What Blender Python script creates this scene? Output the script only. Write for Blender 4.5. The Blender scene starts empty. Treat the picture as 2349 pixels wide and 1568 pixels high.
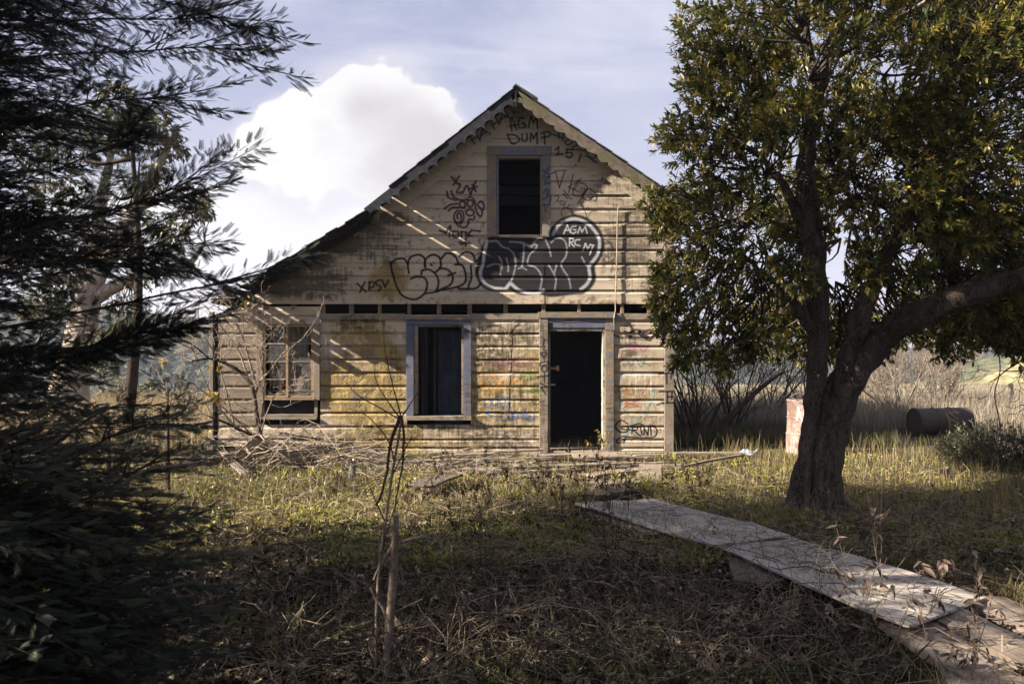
import bpy, math, random
import numpy as np
from mathutils import Vector, noise as mnoise
random.seed(7)
RNG = np.random.default_rng(7)
S = bpy.context.scene
C = S.collection

# ---------------------------------------------------------------- camera
F, CX, HY, EYE = 1826.7, 1174.5, 817.0, 1.6      # focal length and horizon in photo pixels (photo seen 2349 wide)
cam_d = bpy.data.cameras.new('camera'); cam = bpy.data.objects.new('camera', cam_d); C.objects.link(cam)
cam.location = (0, 0, EYE); cam.rotation_euler = (math.radians(90), 0, 0)
cam_d.sensor_width = 36; cam_d.lens = 36 * F / 2349; cam_d.shift_y = 33 / 2349
cam_d.clip_start = 0.05; cam_d.clip_end = 3000
cam_d.dof.use_dof = True; cam_d.dof.focus_distance = 12.5; cam_d.dof.aperture_fstop = 7.0
S.camera = cam
# ---------------------------------------------------------------- light
SUN_TO = Vector((-1.0, -0.26, 0.60)).normalized()  # direction towards the sun
sun_d = bpy.data.lights.new('sun', 'SUN'); sun = bpy.data.objects.new('sun', sun_d); C.objects.link(sun)
sun_d.energy = 5.0; sun_d.angle = math.radians(0.5); sun_d.color = (1.0, 0.86, 0.69)
sun.rotation_euler = SUN_TO.to_track_quat('Z', 'Y').to_euler()
sun.location = (-20, -5, 15)
SKY_STRENGTH = 0.05
S.view_settings.view_transform = 'Standard'; S.view_settings.look = 'None'
S.view_settings.exposure = 2.05; S.view_settings.gamma = 1.0
S.view_settings.use_curve_mapping = False

# ---------------------------------------------------------------- node helpers
class E:
    """a socket with arithmetic"""
    def __init__(s, t, sock): s.t = t; s.k = sock
    def _m(s, op, *a, clamp=False):
        n = s.t.nodes.new('ShaderNodeMath'); n.operation = op; n.use_clamp = clamp
        for i, v in enumerate(a):
            if isinstance(v, E): s.t.links.new(v.k, n.inputs[i])
            else: n.inputs[i].default_value = v
        return E(s.t, n.outputs[0])
    def __add__(s, o): return s._m('ADD', s, o)
    __radd__ = __add__
    def __sub__(s, o): return s._m('SUBTRACT', s, o)
    def __rsub__(s, o): return s._m('SUBTRACT', o, s)
    def __mul__(s, o): return s._m('MULTIPLY', s, o)
    __rmul__ = __mul__
    def __truediv__(s, o): return s._m('DIVIDE', s, o)
    def sq(s): return s._m('MULTIPLY', s, s)
    def max(s, o): return s._m('MAXIMUM', s, o)
    def min(s, o): return s._m('MINIMUM', s, o)
    def clamp(s): return s._m('ADD', s, 0.0, clamp=True)
    def ss(s, a, b, x=0.0, y=1.0):
        n = s.t.nodes.new('ShaderNodeMapRange'); n.interpolation_type = 'SMOOTHSTEP'
        s.t.links.new(s.k, n.inputs['Value'])
        for k, v in zip(('From Min', 'From Max', 'To Min', 'To Max'), (a, b, x, y)): n.inputs[k].default_value = v
        return E(s.t, n.outputs['Result'])
class T:
    def __init__(s, tree): s.t = tree
    def new(s, typ, **kw):
        n = s.t.nodes.new(typ)
        for k, v in kw.items(): setattr(n, k, v)
        return n
    def set(s, sock, v):
        if isinstance(v, E): s.t.links.new(v.k, sock)
        elif isinstance(v, bpy.types.NodeSocket): s.t.links.new(v, sock)
        else: sock.default_value = (v if not isinstance(v, tuple) or len(v) != 3 or sock.type != 'RGBA' else (*v, 1))
    def coord(s, what='Object'): return s.new('ShaderNodeTexCoord').outputs[what]
    def sep(s, v):
        n = s.new('ShaderNodeSeparateXYZ'); s.set(n.inputs[0], v); return [E(s.t, o) for o in n.outputs]
    def comb(s, x, y, z):
        n = s.new('ShaderNodeCombineXYZ')
        for i, v in enumerate((x, y, z)): s.set(n.inputs[i], v)
        return n.outputs[0]
    def mapv(s, v, scale=(1, 1, 1), loc=(0, 0, 0), rot=(0, 0, 0)):
        n = s.new('ShaderNodeMapping'); s.set(n.inputs['Vector'], v)
        n.inputs['Scale'].default_value = scale; n.inputs['Location'].default_value = loc; n.inputs['Rotation'].default_value = rot
        return n.outputs[0]
    def noise(s, v, scale=5, detail=4, rough=0.55, dist=0.0):
        n = s.new('ShaderNodeTexNoise'); s.set(n.inputs['Vector'], v)
        n.inputs['Scale'].default_value = scale; n.inputs['Detail'].default_value = detail
        n.inputs['Roughness'].default_value = rough; n.inputs['Distortion'].default_value = dist
        return E(s.t, n.outputs['Fac'])
    def noise_off(s, v, amt=0.06):
        n = s.new('ShaderNodeTexNoise'); s.set(n.inputs['Vector'], v); n.inputs['Scale'].default_value = 4
        m = s.new('ShaderNodeVectorMath', operation='MULTIPLY_ADD'); s.set(m.inputs[0], n.outputs['Color']); m.inputs[1].default_value = (amt,) * 3; s.set(m.inputs[2], v); return m.outputs[0]
    def voro(s, v, scale=5, feature='F1', out='Distance'):
        n = s.new('ShaderNodeTexVoronoi'); n.feature = feature; s.set(n.inputs['Vector'], v); n.inputs['Scale'].default_value = scale
        return E(s.t, n.outputs[out])
    def mix(s, f, a, b, blend='MIX'):
        n = s.new('ShaderNodeMix', data_type='RGBA', blend_type=blend); n.clamp_factor = True
        s.set(n.inputs[0], f); s.set(n.inputs[6], a); s.set(n.inputs[7], b)
        return n.outputs[2]
    def rnd(s): return E(s.t, s.new('ShaderNodeObjectInfo').outputs['Random'])
    def attr(s, name='col'): return s.new('ShaderNodeAttribute', attribute_name=name).outputs['Color']
    def bump(s, h, strength=0.5, dist=0.01, normal=None):
        n = s.new('ShaderNodeBump'); n.inputs['Strength'].default_value = strength; n.inputs['Distance'].default_value = dist
        s.set(n.inputs['Height'], h)
        if normal is not None: s.set(n.inputs['Normal'], normal)
        return n.outputs[0]
    def img(s, image, vec, ext='CLIP'):
        n = s.new('ShaderNodeTexImage', image=image, extension=ext, interpolation='Linear'); s.set(n.inputs['Vector'], vec)
        return n.outputs['Color'], E(s.t, n.outputs['Alpha'])
def new_mat(name):
    m = bpy.data.materials.new(name); m.use_nodes = True
    t = T(m.node_tree); b = m.node_tree.nodes['Principled BSDF']
    b.inputs['Roughness'].default_value = 0.85
    b.inputs['Specular IOR Level'].default_value = 0.25
    return m, t, b

# ---------------------------------------------------------------- world: Nishita sky with procedural clouds laid in view directions
world = bpy.data.worlds.new('World'); S.world = world; world.use_nodes = True
wt = T(world.node_tree); bg = world.node_tree.nodes['Background']
sky = wt.new('ShaderNodeTexSky', sky_type='NISHITA', sun_disc=False)
sky.sun_elevation = math.asin(SUN_TO.z); sky.sun_rotation = math.atan2(SUN_TO.x, SUN_TO.y)
sky.air_density = 1.0; sky.dust_density = 1.6; sky.ozone_density = 1.0
d = wt.coord('Generated'); dx, dy, dz = wt.sep(d)
n1 = wt.noise(wt.mapv(d, (1, 1, 1.4)), 9, 8, 0.62)
n2 = wt.noise(d, 28, 7, 0.65)
n3 = wt.noise(wt.mapv(d, (1, 1, 3.6), rot=(0, 0.35, 0)), 2.6, 7, 0.58, 0.6)
yy = dy.max(0.05); u = dx / yy; v = dz / yy
# one big cumulus, built from lobes around its real bearing and height, further banks lower down
def lobes(lst):
    tot = None
    for (px, py, r) in lst:
        a = (u - (px - CX) / F) * (F / r); b = (v - (HY - py) / F) * (F / r)
        e = (1.0 - (a.sq() + b.sq()) * 0.5).max(0.0); e = e * e
        tot = e if tot is None else tot + e
    return tot
cum = lobes([(885, 215, 105), (775, 245, 95), (660, 300, 95), (585, 350, 75), (980, 290, 95), (850, 330, 140), (700, 400, 120), (1020, 350, 80), (930, 400, 110)])
low = lobes([(600, 520, 150), (760, 520, 130), (450, 660, 180), (880, 470, 100), (300, 560, 200), (640, 640, 170), (150, 700, 250)])
edge = (n1 - 0.5) * 1.3 + (0.42 - wt.voro(d, 15)) * 0.75 + (0.42 - wt.voro(d, 38)) * 0.4 + (n2 - 0.5) * 0.5
front = dy.ss(0.02, 0.25)
cmask = (cum + edge).ss(0.34, 0.54) * front
veil = (cum * 1.3 + (n1 - 0.5) * 1.2).ss(0.05, 0.7) * front * 0.55
lmask = (low + (n1 - 0.5) * 1.2).ss(0.12, 0.85) * front * 0.95
wisp = (n3 + (n1 - 0.5) * 0.2).ss(0.42, 0.75) * 0.7
hor = dz.ss(0.0, 0.42, 0.8, 0.0)
k = wt.mix(wt.noise(d, 6, 4).ss(0.35, 0.7) , (9.9, 9.7, 10.2), (11.5, 11.3, 11.6))
tint = wt.mix(1.0, sky.outputs[0], (1.28, 1.00, 0.98), 'MULTIPLY')
lav = wt.mix(0.66, tint, (3.9, 4.2, 5.8))
lav = wt.mix(hor, lav, (5.9, 5.9, 6.9))
lav = wt.mix(wisp, lav, (5.7, 5.8, 6.7))
lav = wt.mix(lmask, lav, (7.1, 7.0, 7.3))
shade = (cum * 0.55 + (n1 - 0.5) * 0.5 + (u - (820 - CX) / F) * 5.0 - (v - (HY - 330) / F) * 3.5).ss(0.3, 1.4)
cl = wt.mix((shade + (n1 - 0.5) * 1.2).clamp(), (7.3, 7.25, 7.25), (5.2, 5.0, 5.3))
lav = wt.mix(veil, lav, (5.9, 5.8, 6.4))
lav = wt.mix(cmask, lav, cl)
fill_clouds = (wt.noise(d, 2.6, 7, 0.6) + (n1 - 0.5) * 0.3).ss(0.47, 0.62) * dy.ss(-0.05, 0.15, 1.0, 0.0) * dz.ss(-0.02, 0.1)  # bright clouds added behind the camera to lift light on the shaded facade
lav = wt.mix(fill_clouds, lav, (7.0, 6.9, 6.9))
lav = wt.mix(1.0, lav, (.67, .67, .67), 'MULTIPLY')
wt.set(bg.inputs['Color'], lav); bg.inputs['Strength'].default_value = SKY_STRENGTH

# ---------------------------------------------------------------- geometry helpers
def W(px, py, Y): return np.array(((px - CX) * Y / F, Y, EYE + (HY - py) * Y / F))
def G(px, py, z=0.0):
    Y = (EYE - z) * F / (py - HY); return np.array(((px - CX) * Y / F, Y, z))
def terrain(x, y):
    x = np.asarray(x, float); y = np.asarray(y, float)
    z = 0.05 * np.sin(x * 0.9 + 1.3) * np.cos(y * 0.7) + 0.03 * np.sin(x * 2.3 + y * 1.7)
    z = z * np.clip((13.0 - y) / 2.5, 0.25, 1)
    z = z - 0.03
    far = np.clip(y - 27, 0, 1e9); z = z - np.minimum(far * 0.16, 9) * np.clip(far / 10, 0, 1)
    left = np.clip(-x - 9, 0, 1e9); z = z - 0.05 * np.minimum(left, 40) * np.clip((y - 14) / 10, 0, 1)
    return z
def link(o, parent=None):
    C.objects.link(o)
    if parent is not None: o.parent = parent
    return o
def tag(o, label=None, cat=None, group=None, kind=None):
    if label: o['label'] = label
    if cat: o['category'] = cat
    if group: o['group'] = group
    if kind: o['kind'] = kind
    return o
def empty(name, loc=(0, 0, 0), parent=None):
    o = bpy.data.objects.new(name, None); o.location = loc; o.empty_display_size = 0.2
    return link(o, parent)
def fast_mesh(name, verts, faces, mat, parent=None, smooth=False, col=None, loc=None):
    """verts (N,3), faces (M,k) arrays; col (N,3) point colours"""
    verts = np.asarray(verts, np.float32); faces = np.asarray(faces, np.int32)
    me = bpy.data.meshes.new(name); k = faces.shape[1]
    me.vertices.add(len(verts)); me.vertices.foreach_set('co', verts.ravel())
    me.loops.add(faces.size); me.loops.foreach_set('vertex_index', faces.ravel())
    me.polygons.add(len(faces)); me.polygons.foreach_set('loop_start', np.arange(0, faces.size, k, dtype=np.int32))
    me.polygons.foreach_set('use_smooth', np.full(len(faces), smooth, dtype=bool))
    me.update(calc_edges=True)
    if col is not None:
        a = me.color_attributes.new('col', 'FLOAT_COLOR', 'POINT')
        a.data.foreach_set('color', np.concatenate([col, np.ones((len(col), 1))], 1).astype(np.float32).ravel())
    if mat: me.materials.append(mat)
    o = bpy.data.objects.new(name, me)
    if loc is not None: o.location = loc
    return link(o, parent)
class MB:
    def __init__(s): s.v = []; s.f = []
    def add(s, vs, fs):
        b = len(s.v); s.v += [tuple(map(float, p)) for p in vs]; s.f += [tuple(i + b for i in f) for f in fs]; return s
    def box(s, x0, x1, y0, y1, z0, z1):
        vs = [(x, y, z) for x in (x0, x1) for y in (y0, y1) for z in (z0, z1)]
        return s.add(vs, [(0, 1, 3, 2), (4, 6, 7, 5), (0, 4, 5, 1), (2, 3, 7, 6), (0, 2, 6, 4), (1, 5, 7, 3)])
    def obox(s, c, ex, ey, ez):
        c, ex, ey, ez = map(np.asarray, (c, ex, ey, ez))
        vs = [c + a * ex + b * ey + g * ez for a in (-1, 1) for b in (-1, 1) for g in (-1, 1)]
        return s.add(vs, [(0, 1, 3, 2), (4, 6, 7, 5), (0, 4, 5, 1), (2, 3, 7, 6), (0, 2, 6, 4), (1, 5, 7, 3)])
    def prism(s, poly, y0, y1):
        """poly of (x,z), extruded along y"""
        n = len(poly); vs = [(x, y0, z) for x, z in poly] + [(x, y1, z) for x, z in poly]
        return s.add(vs, [tuple(range(n))[::-1], tuple(range(n, 2 * n))] + [(i, (i + 1) % n, n + (i + 1) % n, n + i) for i in range(n)])
    def build(s, name, mat, parent=None, smooth=False, bevel=0, loc=None):
        me = bpy.data.meshes.new(name); me.from_pydata(s.v, [], s.f); me.update()
        if smooth: me.polygons.foreach_set('use_smooth', [True] * len(me.polygons))
        if mat: me.materials.append(mat)
        o = bpy.data.objects.new(name, me); link(o, parent)
        if loc is not None: o.location = loc
        if bevel:
            m = o.modifiers.new('bevel', 'BEVEL'); m.width = bevel; m.segments = 1; m.limit_method = 'ANGLE'
        return o
def norm(a): return a / np.maximum(np.linalg.norm(a, axis=-1, keepdims=True), 1e-9)
def resample(pts, K):
    """Catmull-Rom through pts, K points; columns beyond xyz (radius) go along"""
    p = np.asarray(pts, float); q = np.vstack([2 * p[0] - p[1], p, 2 * p[-1] - p[-2]])
    n = len(p) - 1; t = np.linspace(0, n, K); i = np.minimum(t.astype(int), n - 1); f = (t - i)[:, None]
    a, b, c, e = q[i], q[i + 1], q[i + 2], q[i + 3]
    return 0.5 * (2 * b + (c - a) * f + (2 * a - 5 * b + 4 * c - e) * f ** 2 + (3 * b - a - 3 * c + e) * f ** 3)
def tubes(P, R, sides=4, ridges=0.0, twist=0.0):
    """P (M,K,3), R (M,K) -> verts, quads"""
    P = np.asarray(P, float); R = np.asarray(R, float); M, K, _ = P.shape
    D = norm(np.gradient(P, axis=1)); ref = np.where(np.abs(D[:, :1, 2:3]) > 0.85, np.array([1.0, 0.13, 0]), np.array([0.05, 0.1, 1.0]))
    ref = np.repeat(ref, K, 1); A = norm(np.cross(D, ref)); B = np.cross(D, A)
    th = np.arange(sides) / sides * 2 * np.pi
    ph = th[None, None, :] + twist * np.linspace(0, 1, K)[None, :, None]
    rr = R[:, :, None] * (1 + ridges * (np.sin(3 * ph + 1) + 0.6 * np.sin(5 * ph + 2.2)))
    V = P[:, :, None, :] + rr[..., None] * (np.cos(th)[None, None, :, None] * A[:, :, None, :] + np.sin(th)[None, None, :, None] * B[:, :, None, :])
    m, k, s_ = np.meshgrid(np.arange(M), np.arange(K - 1), np.arange(sides), indexing='ij')
    idx = lambda kk, ss: (m * K + kk) * sides + ss % sides
    Q = np.stack([idx(k, s_), idx(k, s_ + 1), idx(k + 1, s_ + 1), idx(k + 1, s_)], -1).reshape(-1, 4)
    return V.reshape(-1, 3), Q
def join(lst):
    vs, fs, o = [], [], 0
    for v_, f_ in lst:
        vs.append(v_); fs.append(f_ + o); o += len(v_)
    return np.concatenate(vs), np.concatenate(fs)
def frames(D, rng=RNG, up=None):
    """random orthonormal frames with x axis along D (N,3)"""
    D = norm(D); r = rng.normal(size=D.shape) if up is None else up + rng.normal(size=D.shape) * 0.35
    Yv = norm(np.cross(r, D)); Zv = np.cross(D, Yv); return np.stack([D, Yv, Zv], -1)   # columns
def stamp(tv, tf, pos, Rm, sc):
    """copy template tv/tf to N placements"""
    N = len(pos); sc = np.asarray(sc, float).reshape(N, 1, 1)
    V = np.einsum('nij,kj->nki', Rm, tv) * sc + pos[:, None, :]
    Fc = tf[None] + (np.arange(N) * len(tv))[:, None, None]
    return V.reshape(-1, 3), Fc.reshape(-1, tf.shape[1])
def pick(cols, n, rng=RNG, jit=0.25):
    cols = np.asarray(cols, float); c = cols[rng.integers(0, len(cols), n)]
    return c * (1 + (rng.random((n, 1)) - 0.5) * 2 * jit)

# ---------------------------------------------------------------- paint maps (spray can strokes rasterised by code)
def catmull(pts, step=2.0):
    p = np.asarray(pts, float)
    if len(p) == 2: q = p
    L = np.sum(np.linalg.norm(np.diff(p, axis=0), axis=1)); K = max(3, int(L / step))
    return resample(p, K)
class Paint:
    def __init__(s, x0, y0, x1, y1, res):
        s.x0, s.y0, s.res = x0, y0, res; s.w = int((x1 - x0) * res); s.h = int((y1 - y0) * res); s.x1 = x1; s.y1 = y1
        s.rgb = np.zeros((s.h, s.w, 3), np.float32); s.a = np.zeros((s.h, s.w), np.float32)
        s.rng = np.random.default_rng(3)
    def blend(s, sl, al, col):
        a = np.clip(al, 0, 1); A0 = s.a[sl]; out = a + A0 * (1 - a)
        c = (np.asarray(col, np.float32) * a[..., None] + s.rgb[sl] * (A0 * (1 - a))[..., None]) / np.maximum(out, 1e-4)[..., None]
        s.rgb[sl] = c; s.a[sl] = out
    def stroke(s, pts, w, col, al=0.95, soft=0.45):
        w = w * 1.22
        q = (catmull(pts) - (s.x0, s.y0)) * s.res; r = w * s.res / 2; R = r * (1 + soft) + 2
        lo = np.floor(q.min(0) - R).astype(int); hi = np.ceil(q.max(0) + R).astype(int)
        lo = np.maximum(lo, 0); hi = np.minimum(hi, (s.w, s.h))
        if (hi <= lo).any(): return
        m = np.zeros((hi[1] - lo[1], hi[0] - lo[0]), np.float32)
        for x, y in q:
            rr = r * (0.92 + 0.16 * s.rng.random()); Ri = int(R) + 1
            xa, xb = max(int(x) - Ri, lo[0]), min(int(x) + Ri + 1, hi[0]); ya, yb = max(int(y) - Ri, lo[1]), min(int(y) + Ri + 1, hi[1])
            if xb <= xa or yb <= ya: continue
            Y, X = np.ogrid[ya:yb, xa:xb]; dd = np.sqrt((X - x) ** 2 + (Y - y) ** 2)
            e = np.clip((rr * (1 + soft) - dd) / (rr * 2 * soft + 0.6), 0, 1); sub = m[ya - lo[1]:yb - lo[1], xa - lo[0]:xb - lo[0]]
            np.maximum(sub, e, out=sub)
        s.blend((slice(lo[1], hi[1]), slice(lo[0], hi[0])), m * m * (3 - 2 * m) * al, col)
    def poly(s, pts, col, al=1.0, soft=2.0):
        q = (np.asarray(pts, float) - (s.x0, s.y0)) * s.res; Y, X = np.mgrid[0:s.h, 0:s.w]
        lo = np.maximum(np.floor(q.min(0)).astype(int), 0); hi = np.minimum(np.ceil(q.max(0)).astype(int) + 1, (s.w, s.h))
        sl = (slice(lo[1], hi[1]), slice(lo[0], hi[0])); X = X[sl] + 0.5; Y = Y[sl] + 0.5; ins = np.zeros(X.shape, bool)
        for (xa, ya), (xb, yb) in zip(q, np.roll(q, -1, 0)):
            c = ((ya > Y) != (yb > Y)) & (X < (xb - xa) * (Y - ya) / (yb - ya + 1e-9) + xa); ins ^= c
        s.blend(sl, ins.astype(np.float32) * al, col)
    def blob(s, x, y, rx, ry, col, al):
        x = (x - s.x0) * s.res; y = (y - s.y0) * s.res; rx *= s.res; ry *= s.res
        xa, xb, ya, yb = max(int(x - rx), 0), min(int(x + rx) + 1, s.w), max(int(y - ry), 0), min(int(y + ry) + 1, s.h)
        if xb <= xa or yb <= ya: return
        Y, X = np.ogrid[ya:yb, xa:xb]; e = np.clip(1 - ((X - x) / rx) ** 2 - ((Y - y) / ry) ** 2, 0, 1)
        s.blend((slice(ya, yb), slice(xa, xb)), e * al, col)
    def image(s, name, alpha=True):
        im = bpy.data.images.new(name, s.w, s.h, alpha=True, float_buffer=True); im.colorspace_settings.name = 'Non-Color'; im.alpha_mode = 'CHANNEL_PACKED'
        px = np.concatenate([s.rgb, s.a[..., None]], 2)[::-1].astype(np.float32); im.pixels.foreach_set(px.ravel()); im.update(); im.pack(); return im
def crop(ox, oy, sc): return lambda pts: [((ox + x / sc) * 0.9396, (oy + y / sc) * 0.9396) for x, y in pts]
ca, cb, cc, cd, ce = crop(850, 200, 2.7035), crop(900, 500, 3.614), crop(1000, 220, 3.734), crop(1140, 760, 4.238), crop(620, 760, 5.226)
def ell(x, y, rx, ry=None, n=10): ry = ry or rx; return [(x + rx * math.cos(i / n * 6.2832 + 1), y + ry * math.sin(i / n * 6.2832 + 1)) for i in range(n + 1)]
BLK, NVY, TEAL, PUR, WHT, ORG, BLU, RED, GRN = (.006, .006, .008), (.005, .006, .010), (.012, .06, .10), (.028, .012, .02), (.33, .34, .37), (.50, .24, .05), (.03, .09, .24), (.26, .06, .04), (.04, .14, .03)
gp = Paint(480, 195, 1560, 1062, 2.0)
def st(f, lst, w, col, al=0.95, soft=0.45):
    for q in lst: gp.stroke(f(q), w, col, min(.97, al * 1.3), soft)
# top of the gable
st(cc, [[(930, 370), (922, 300), (918, 262), (930, 258), (955, 310), (975, 362)], [(915, 322), (972, 315)], [(1045, 257), (1010, 257), (990, 300), (1005, 345), (1050, 332), (1050, 302), (1025, 302)],
        [(1085, 332), (1095, 280), (1110, 245)], [(1110, 245), (1128, 300)], [(1128, 300), (1155, 242)], [(1155, 242), (1166, 352)],
        [(890, 405), (925, 482)], [(892, 405), (960, 412), (1000, 450), (955, 488), (930, 482)], [(1025, 400), (1025, 450), (1050, 464), (1072, 440), (1066, 395)],
        [(1100, 467), (1106, 395)], [(1106, 395), (1130, 437)], [(1130, 437), (1160, 390)], [(1160, 390), (1163, 487)], [(1233, 492), (1226, 400)], [(1198, 398), (1250, 380), (1285, 400), (1262, 425), (1205, 432)],
        [(1325, 545), (1356, 520)], [(1356, 520), (1355, 585)], [(1328, 587), (1395, 580)], [(1500, 545), (1432, 540)], [(1432, 540), (1427, 570)], [(1427, 570), (1472, 572), (1482, 600), (1452, 617), (1425, 602)],
        [(1560, 590), (1540, 650)], [(1512, 681), (1514, 684)]], 3.6, BLK)
st(cc, [[(548, 418), (592, 492)], [(590, 392), (642, 458)], [(562, 462), (622, 418)], [(640, 450), (662, 362)], [(662, 362), (735, 402)], [(645, 415), (700, 382)], [(742, 290), (772, 358)], [(790, 262), (818, 312)], [(755, 322), (806, 285)],
        [(822, 300), (842, 218)], [(842, 218), (900, 252)], [(832, 270), (872, 245)], [(868, 190), (902, 242)], [(930, 168), (941, 196)], [(945, 211), (947, 213)],
        [(1305, 405), (1402, 440)], [(1352, 362), (1362, 442)], [(1402, 408), (1390, 462)], [(1430, 430), (1482, 470), (1442, 502), (1418, 470), (1500, 440), (1522, 500), (1480, 522)],
        [(1520, 542), (1592, 552), (1602, 508)], [(1602, 602), (1682, 620), (1692, 580), (1650, 562)], [(1600, 540), (1642, 620), (1705, 662)],
        [(1213, 730), (1270, 772)], [(1270, 702), (1218, 792)], [(1225, 802), (1277, 790), (1228, 840), (1277, 850), (1225, 862)], [(1218, 942), (1250, 900), (1250, 960), (1277, 908)], [(1213, 1002), (1282, 960), (1270, 1042), (1218, 1052)], [(1225, 1040), (1242, 1112)]], 3.4, TEAL, 0.85)
st(cc, [[(380, 790), (450, 862)], [(452, 785), (398, 862)], [(430, 850), (462, 862), (430, 930), (482, 930)], [(488, 932), (510, 880), (530, 882), (552, 950)], [(570, 862), (602, 922)], [(538, 902), (612, 880)], [(602, 830), (558, 942)],
        [(340, 925), (352, 975), (420, 1005)], [(380, 918), (395, 965), (432, 990)], [(318, 1078), (370, 1045), (437, 1035)], [(350, 1102), (390, 1070), (442, 1070)],
        [(440, 1000), (515, 1000), (550, 970), (592, 1010), (602, 1080), (630, 1140), (657, 1142), (655, 1090), (620, 1045), (650, 1013), (677, 1050), (660, 1112)], ell(482, 1042, 26, 30), ell(552, 1032, 28, 30), ell(550, 1115, 36, 30),
        [(440, 1172), (430, 1140), (450, 1120), (472, 1150), (460, 1202), (420, 1200), (403, 1150), (430, 1100), (480, 1108), (492, 1170), (460, 1222)], [(408, 1180), (440, 1232), (500, 1252), (532, 1220), (540, 1178), (582, 1180), (592, 1150)],
        [(272, 1278), (330, 1300)], [(330, 1300), (372, 1238), (360, 1332)], [(390, 1285), (442, 1290), (440, 1340), (398, 1332), (390, 1285)], [(472, 1290), (470, 1340)], [(470, 1290), (520, 1295)], [(530, 1335), (560, 1282), (642, 1287)], [(570, 1330), (530, 1320)], [(450, 1385), (556, 1400)], [(512, 1300), (510, 1420)], [(470, 1405), (540, 1385)]], 4.2, PUR, 0.92, 0.55)
st(cc, [[(1290, 762), (1350, 735), (1430, 730)], [(1330, 750), (1365, 887)], [(1365, 887), (1412, 742)], [(1490, 770), (1450, 932)], [(1542, 820), (1450, 882)], [(1450, 882), (1530, 922)], [(1500, 905), (1562, 840), (1622, 895), (1560, 962), (1492, 950), (1500, 880), (1562, 808)],
        [(1692, 930), (1640, 1002), (1580, 980), (1600, 910), (1660, 908), (1707, 970), (1690, 1012)], [(1622, 900), (1530, 1037)], [(1405, 915), (1472, 990)], [(1400, 942), (1440, 985)]], 2.7, PUR, 0.8, 0.7)
st(cc, [[(1318, 970), (1350, 955), (1357, 980), (1340, 1010)], [(1340, 1008), (1367, 1012)], ell(1387, 1027, 17, 20), [(1422, 1010), (1405, 1070)], [(1482, 1050), (1452, 1048)], [(1452, 1048), (1440, 1075), (1482, 1085), (1470, 1112)],
        [(1390, 1150), (1383, 1100), (1430, 1070), (1482, 1110), (1477, 1150)], [(1560, 1030), (1602, 1110), (1618, 1182)], [(1618, 1182), (1650, 1110), (1702, 1102)]], 2.2, BLK, 0.8, 0.6)
# the large filled piece below the attic window
sil = [(985, 470), (1008, 370), (1050, 305), (1110, 292), (1240, 298), (1450, 300), (1530, 285), (1592, 290), (1600, 240), (1640, 185), (1705, 128), (1800, 95), (1900, 112), (2000, 178), (2055, 270), (2068, 380), (2030, 480), (1985, 545), (1995, 640), (1965, 710), (1900, 768), (1800, 780), (1700, 792), (1600, 800), (1540, 785), (1480, 768), (1400, 785), (1320, 775), (1240, 735), (1180, 752), (1070, 742), (1000, 705), (962, 640), (948, 570)]
gp.poly(cb(sil), NVY, 0.97); gp.stroke(cb(sil + sil[:1]), 5.5, NVY, 0.95, 0.7)
st(cb, [[(1042, 318), (1020, 420), (1008, 520), (985, 600), (1012, 682), (1085, 728), (1200, 742)], [(1252, 690), (1330, 752), (1450, 782), (1542, 752)], [(1246, 690), (1205, 742)],
        [(1625, 260), (1680, 172), (1780, 125), (1880, 135), (1970, 200), (2032, 300), (2025, 420), (1975, 500), (1942, 545), (1952, 640), (1920, 702), (1870, 742)]], 6.2, WHT, 0.88, 0.5)
st(cb, [[(1070, 322), (1130, 320), (1182, 370), (1240, 390), (1282, 440), (1296, 520), (1276, 620), (1250, 682)], [(1048, 545), (1100, 520), (1162, 530), (1162, 612)], [(1150, 458), (1172, 500), (1176, 560)], [(1215, 470), (1230, 530), (1230, 585)],
        [(1245, 325), (1340, 333), (1368, 350), (1362, 480), (1350, 550)], [(1318, 562), (1350, 552), (1392, 572)], [(1368, 345), (1442, 370)], [(1440, 355), (1482, 350), (1470, 390), (1420, 440), (1403, 520), (1470, 550), (1512, 600), (1527, 660), (1512, 742)],
        [(1560, 310), (1592, 380), (1607, 450)], [(1458, 332), (1500, 295), (1562, 300)], [(1610, 332), (1660, 290), (1722, 310), (1747, 370), (1740, 450), (1698, 520), (1722, 580), (1762, 640), (1782, 732)],
        [(1588, 530), (1630, 600), (1652, 660), (1640, 752)], [(1657, 530), (1640, 592)], [(1880, 460), (1912, 520), (1942, 540)]], 3.4, (.20, .21, .24), 0.8, 0.7)
st(cb, [[(1720, 252), (1752, 180)], [(1752, 180), (1778, 242)], [(1730, 226), (1772, 220)], [(1827, 187), (1792, 195), (1780, 230), (1802, 252), (1828, 237)], [(1826, 218), (1805, 218)], [(1845, 247), (1862, 195)], [(1862, 195), (1882, 237)], [(1882, 237), (1912, 190)], [(1912, 190), (1926, 247)],
        [(1770, 362), (1773, 295)], [(1773, 295), (1802, 298), (1803, 322), (1775, 330)], [(1778, 330), (1812, 367)], [(1862, 307), (1830, 310), (1820, 345), (1862, 360)], [(1890, 402), (1912, 340)], [(1912, 340), (1932, 387)], [(1932, 387), (1955, 350)], [(1955, 350), (1985, 358)], [(1978, 360), (1950, 437)]], 3.0, (.34, .35, .38), 0.9, 0.5)
st(cb, [[(2062, 290), (2120, 330), (2167, 410), (2160, 480), (2100, 502), (2070, 480), (2100, 455), (2132, 470)], [(2160, 480), (2140, 592)], [(968, 310), (990, 360), (1000, 400)]], 4, NVY, 0.5, 0.8)
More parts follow.
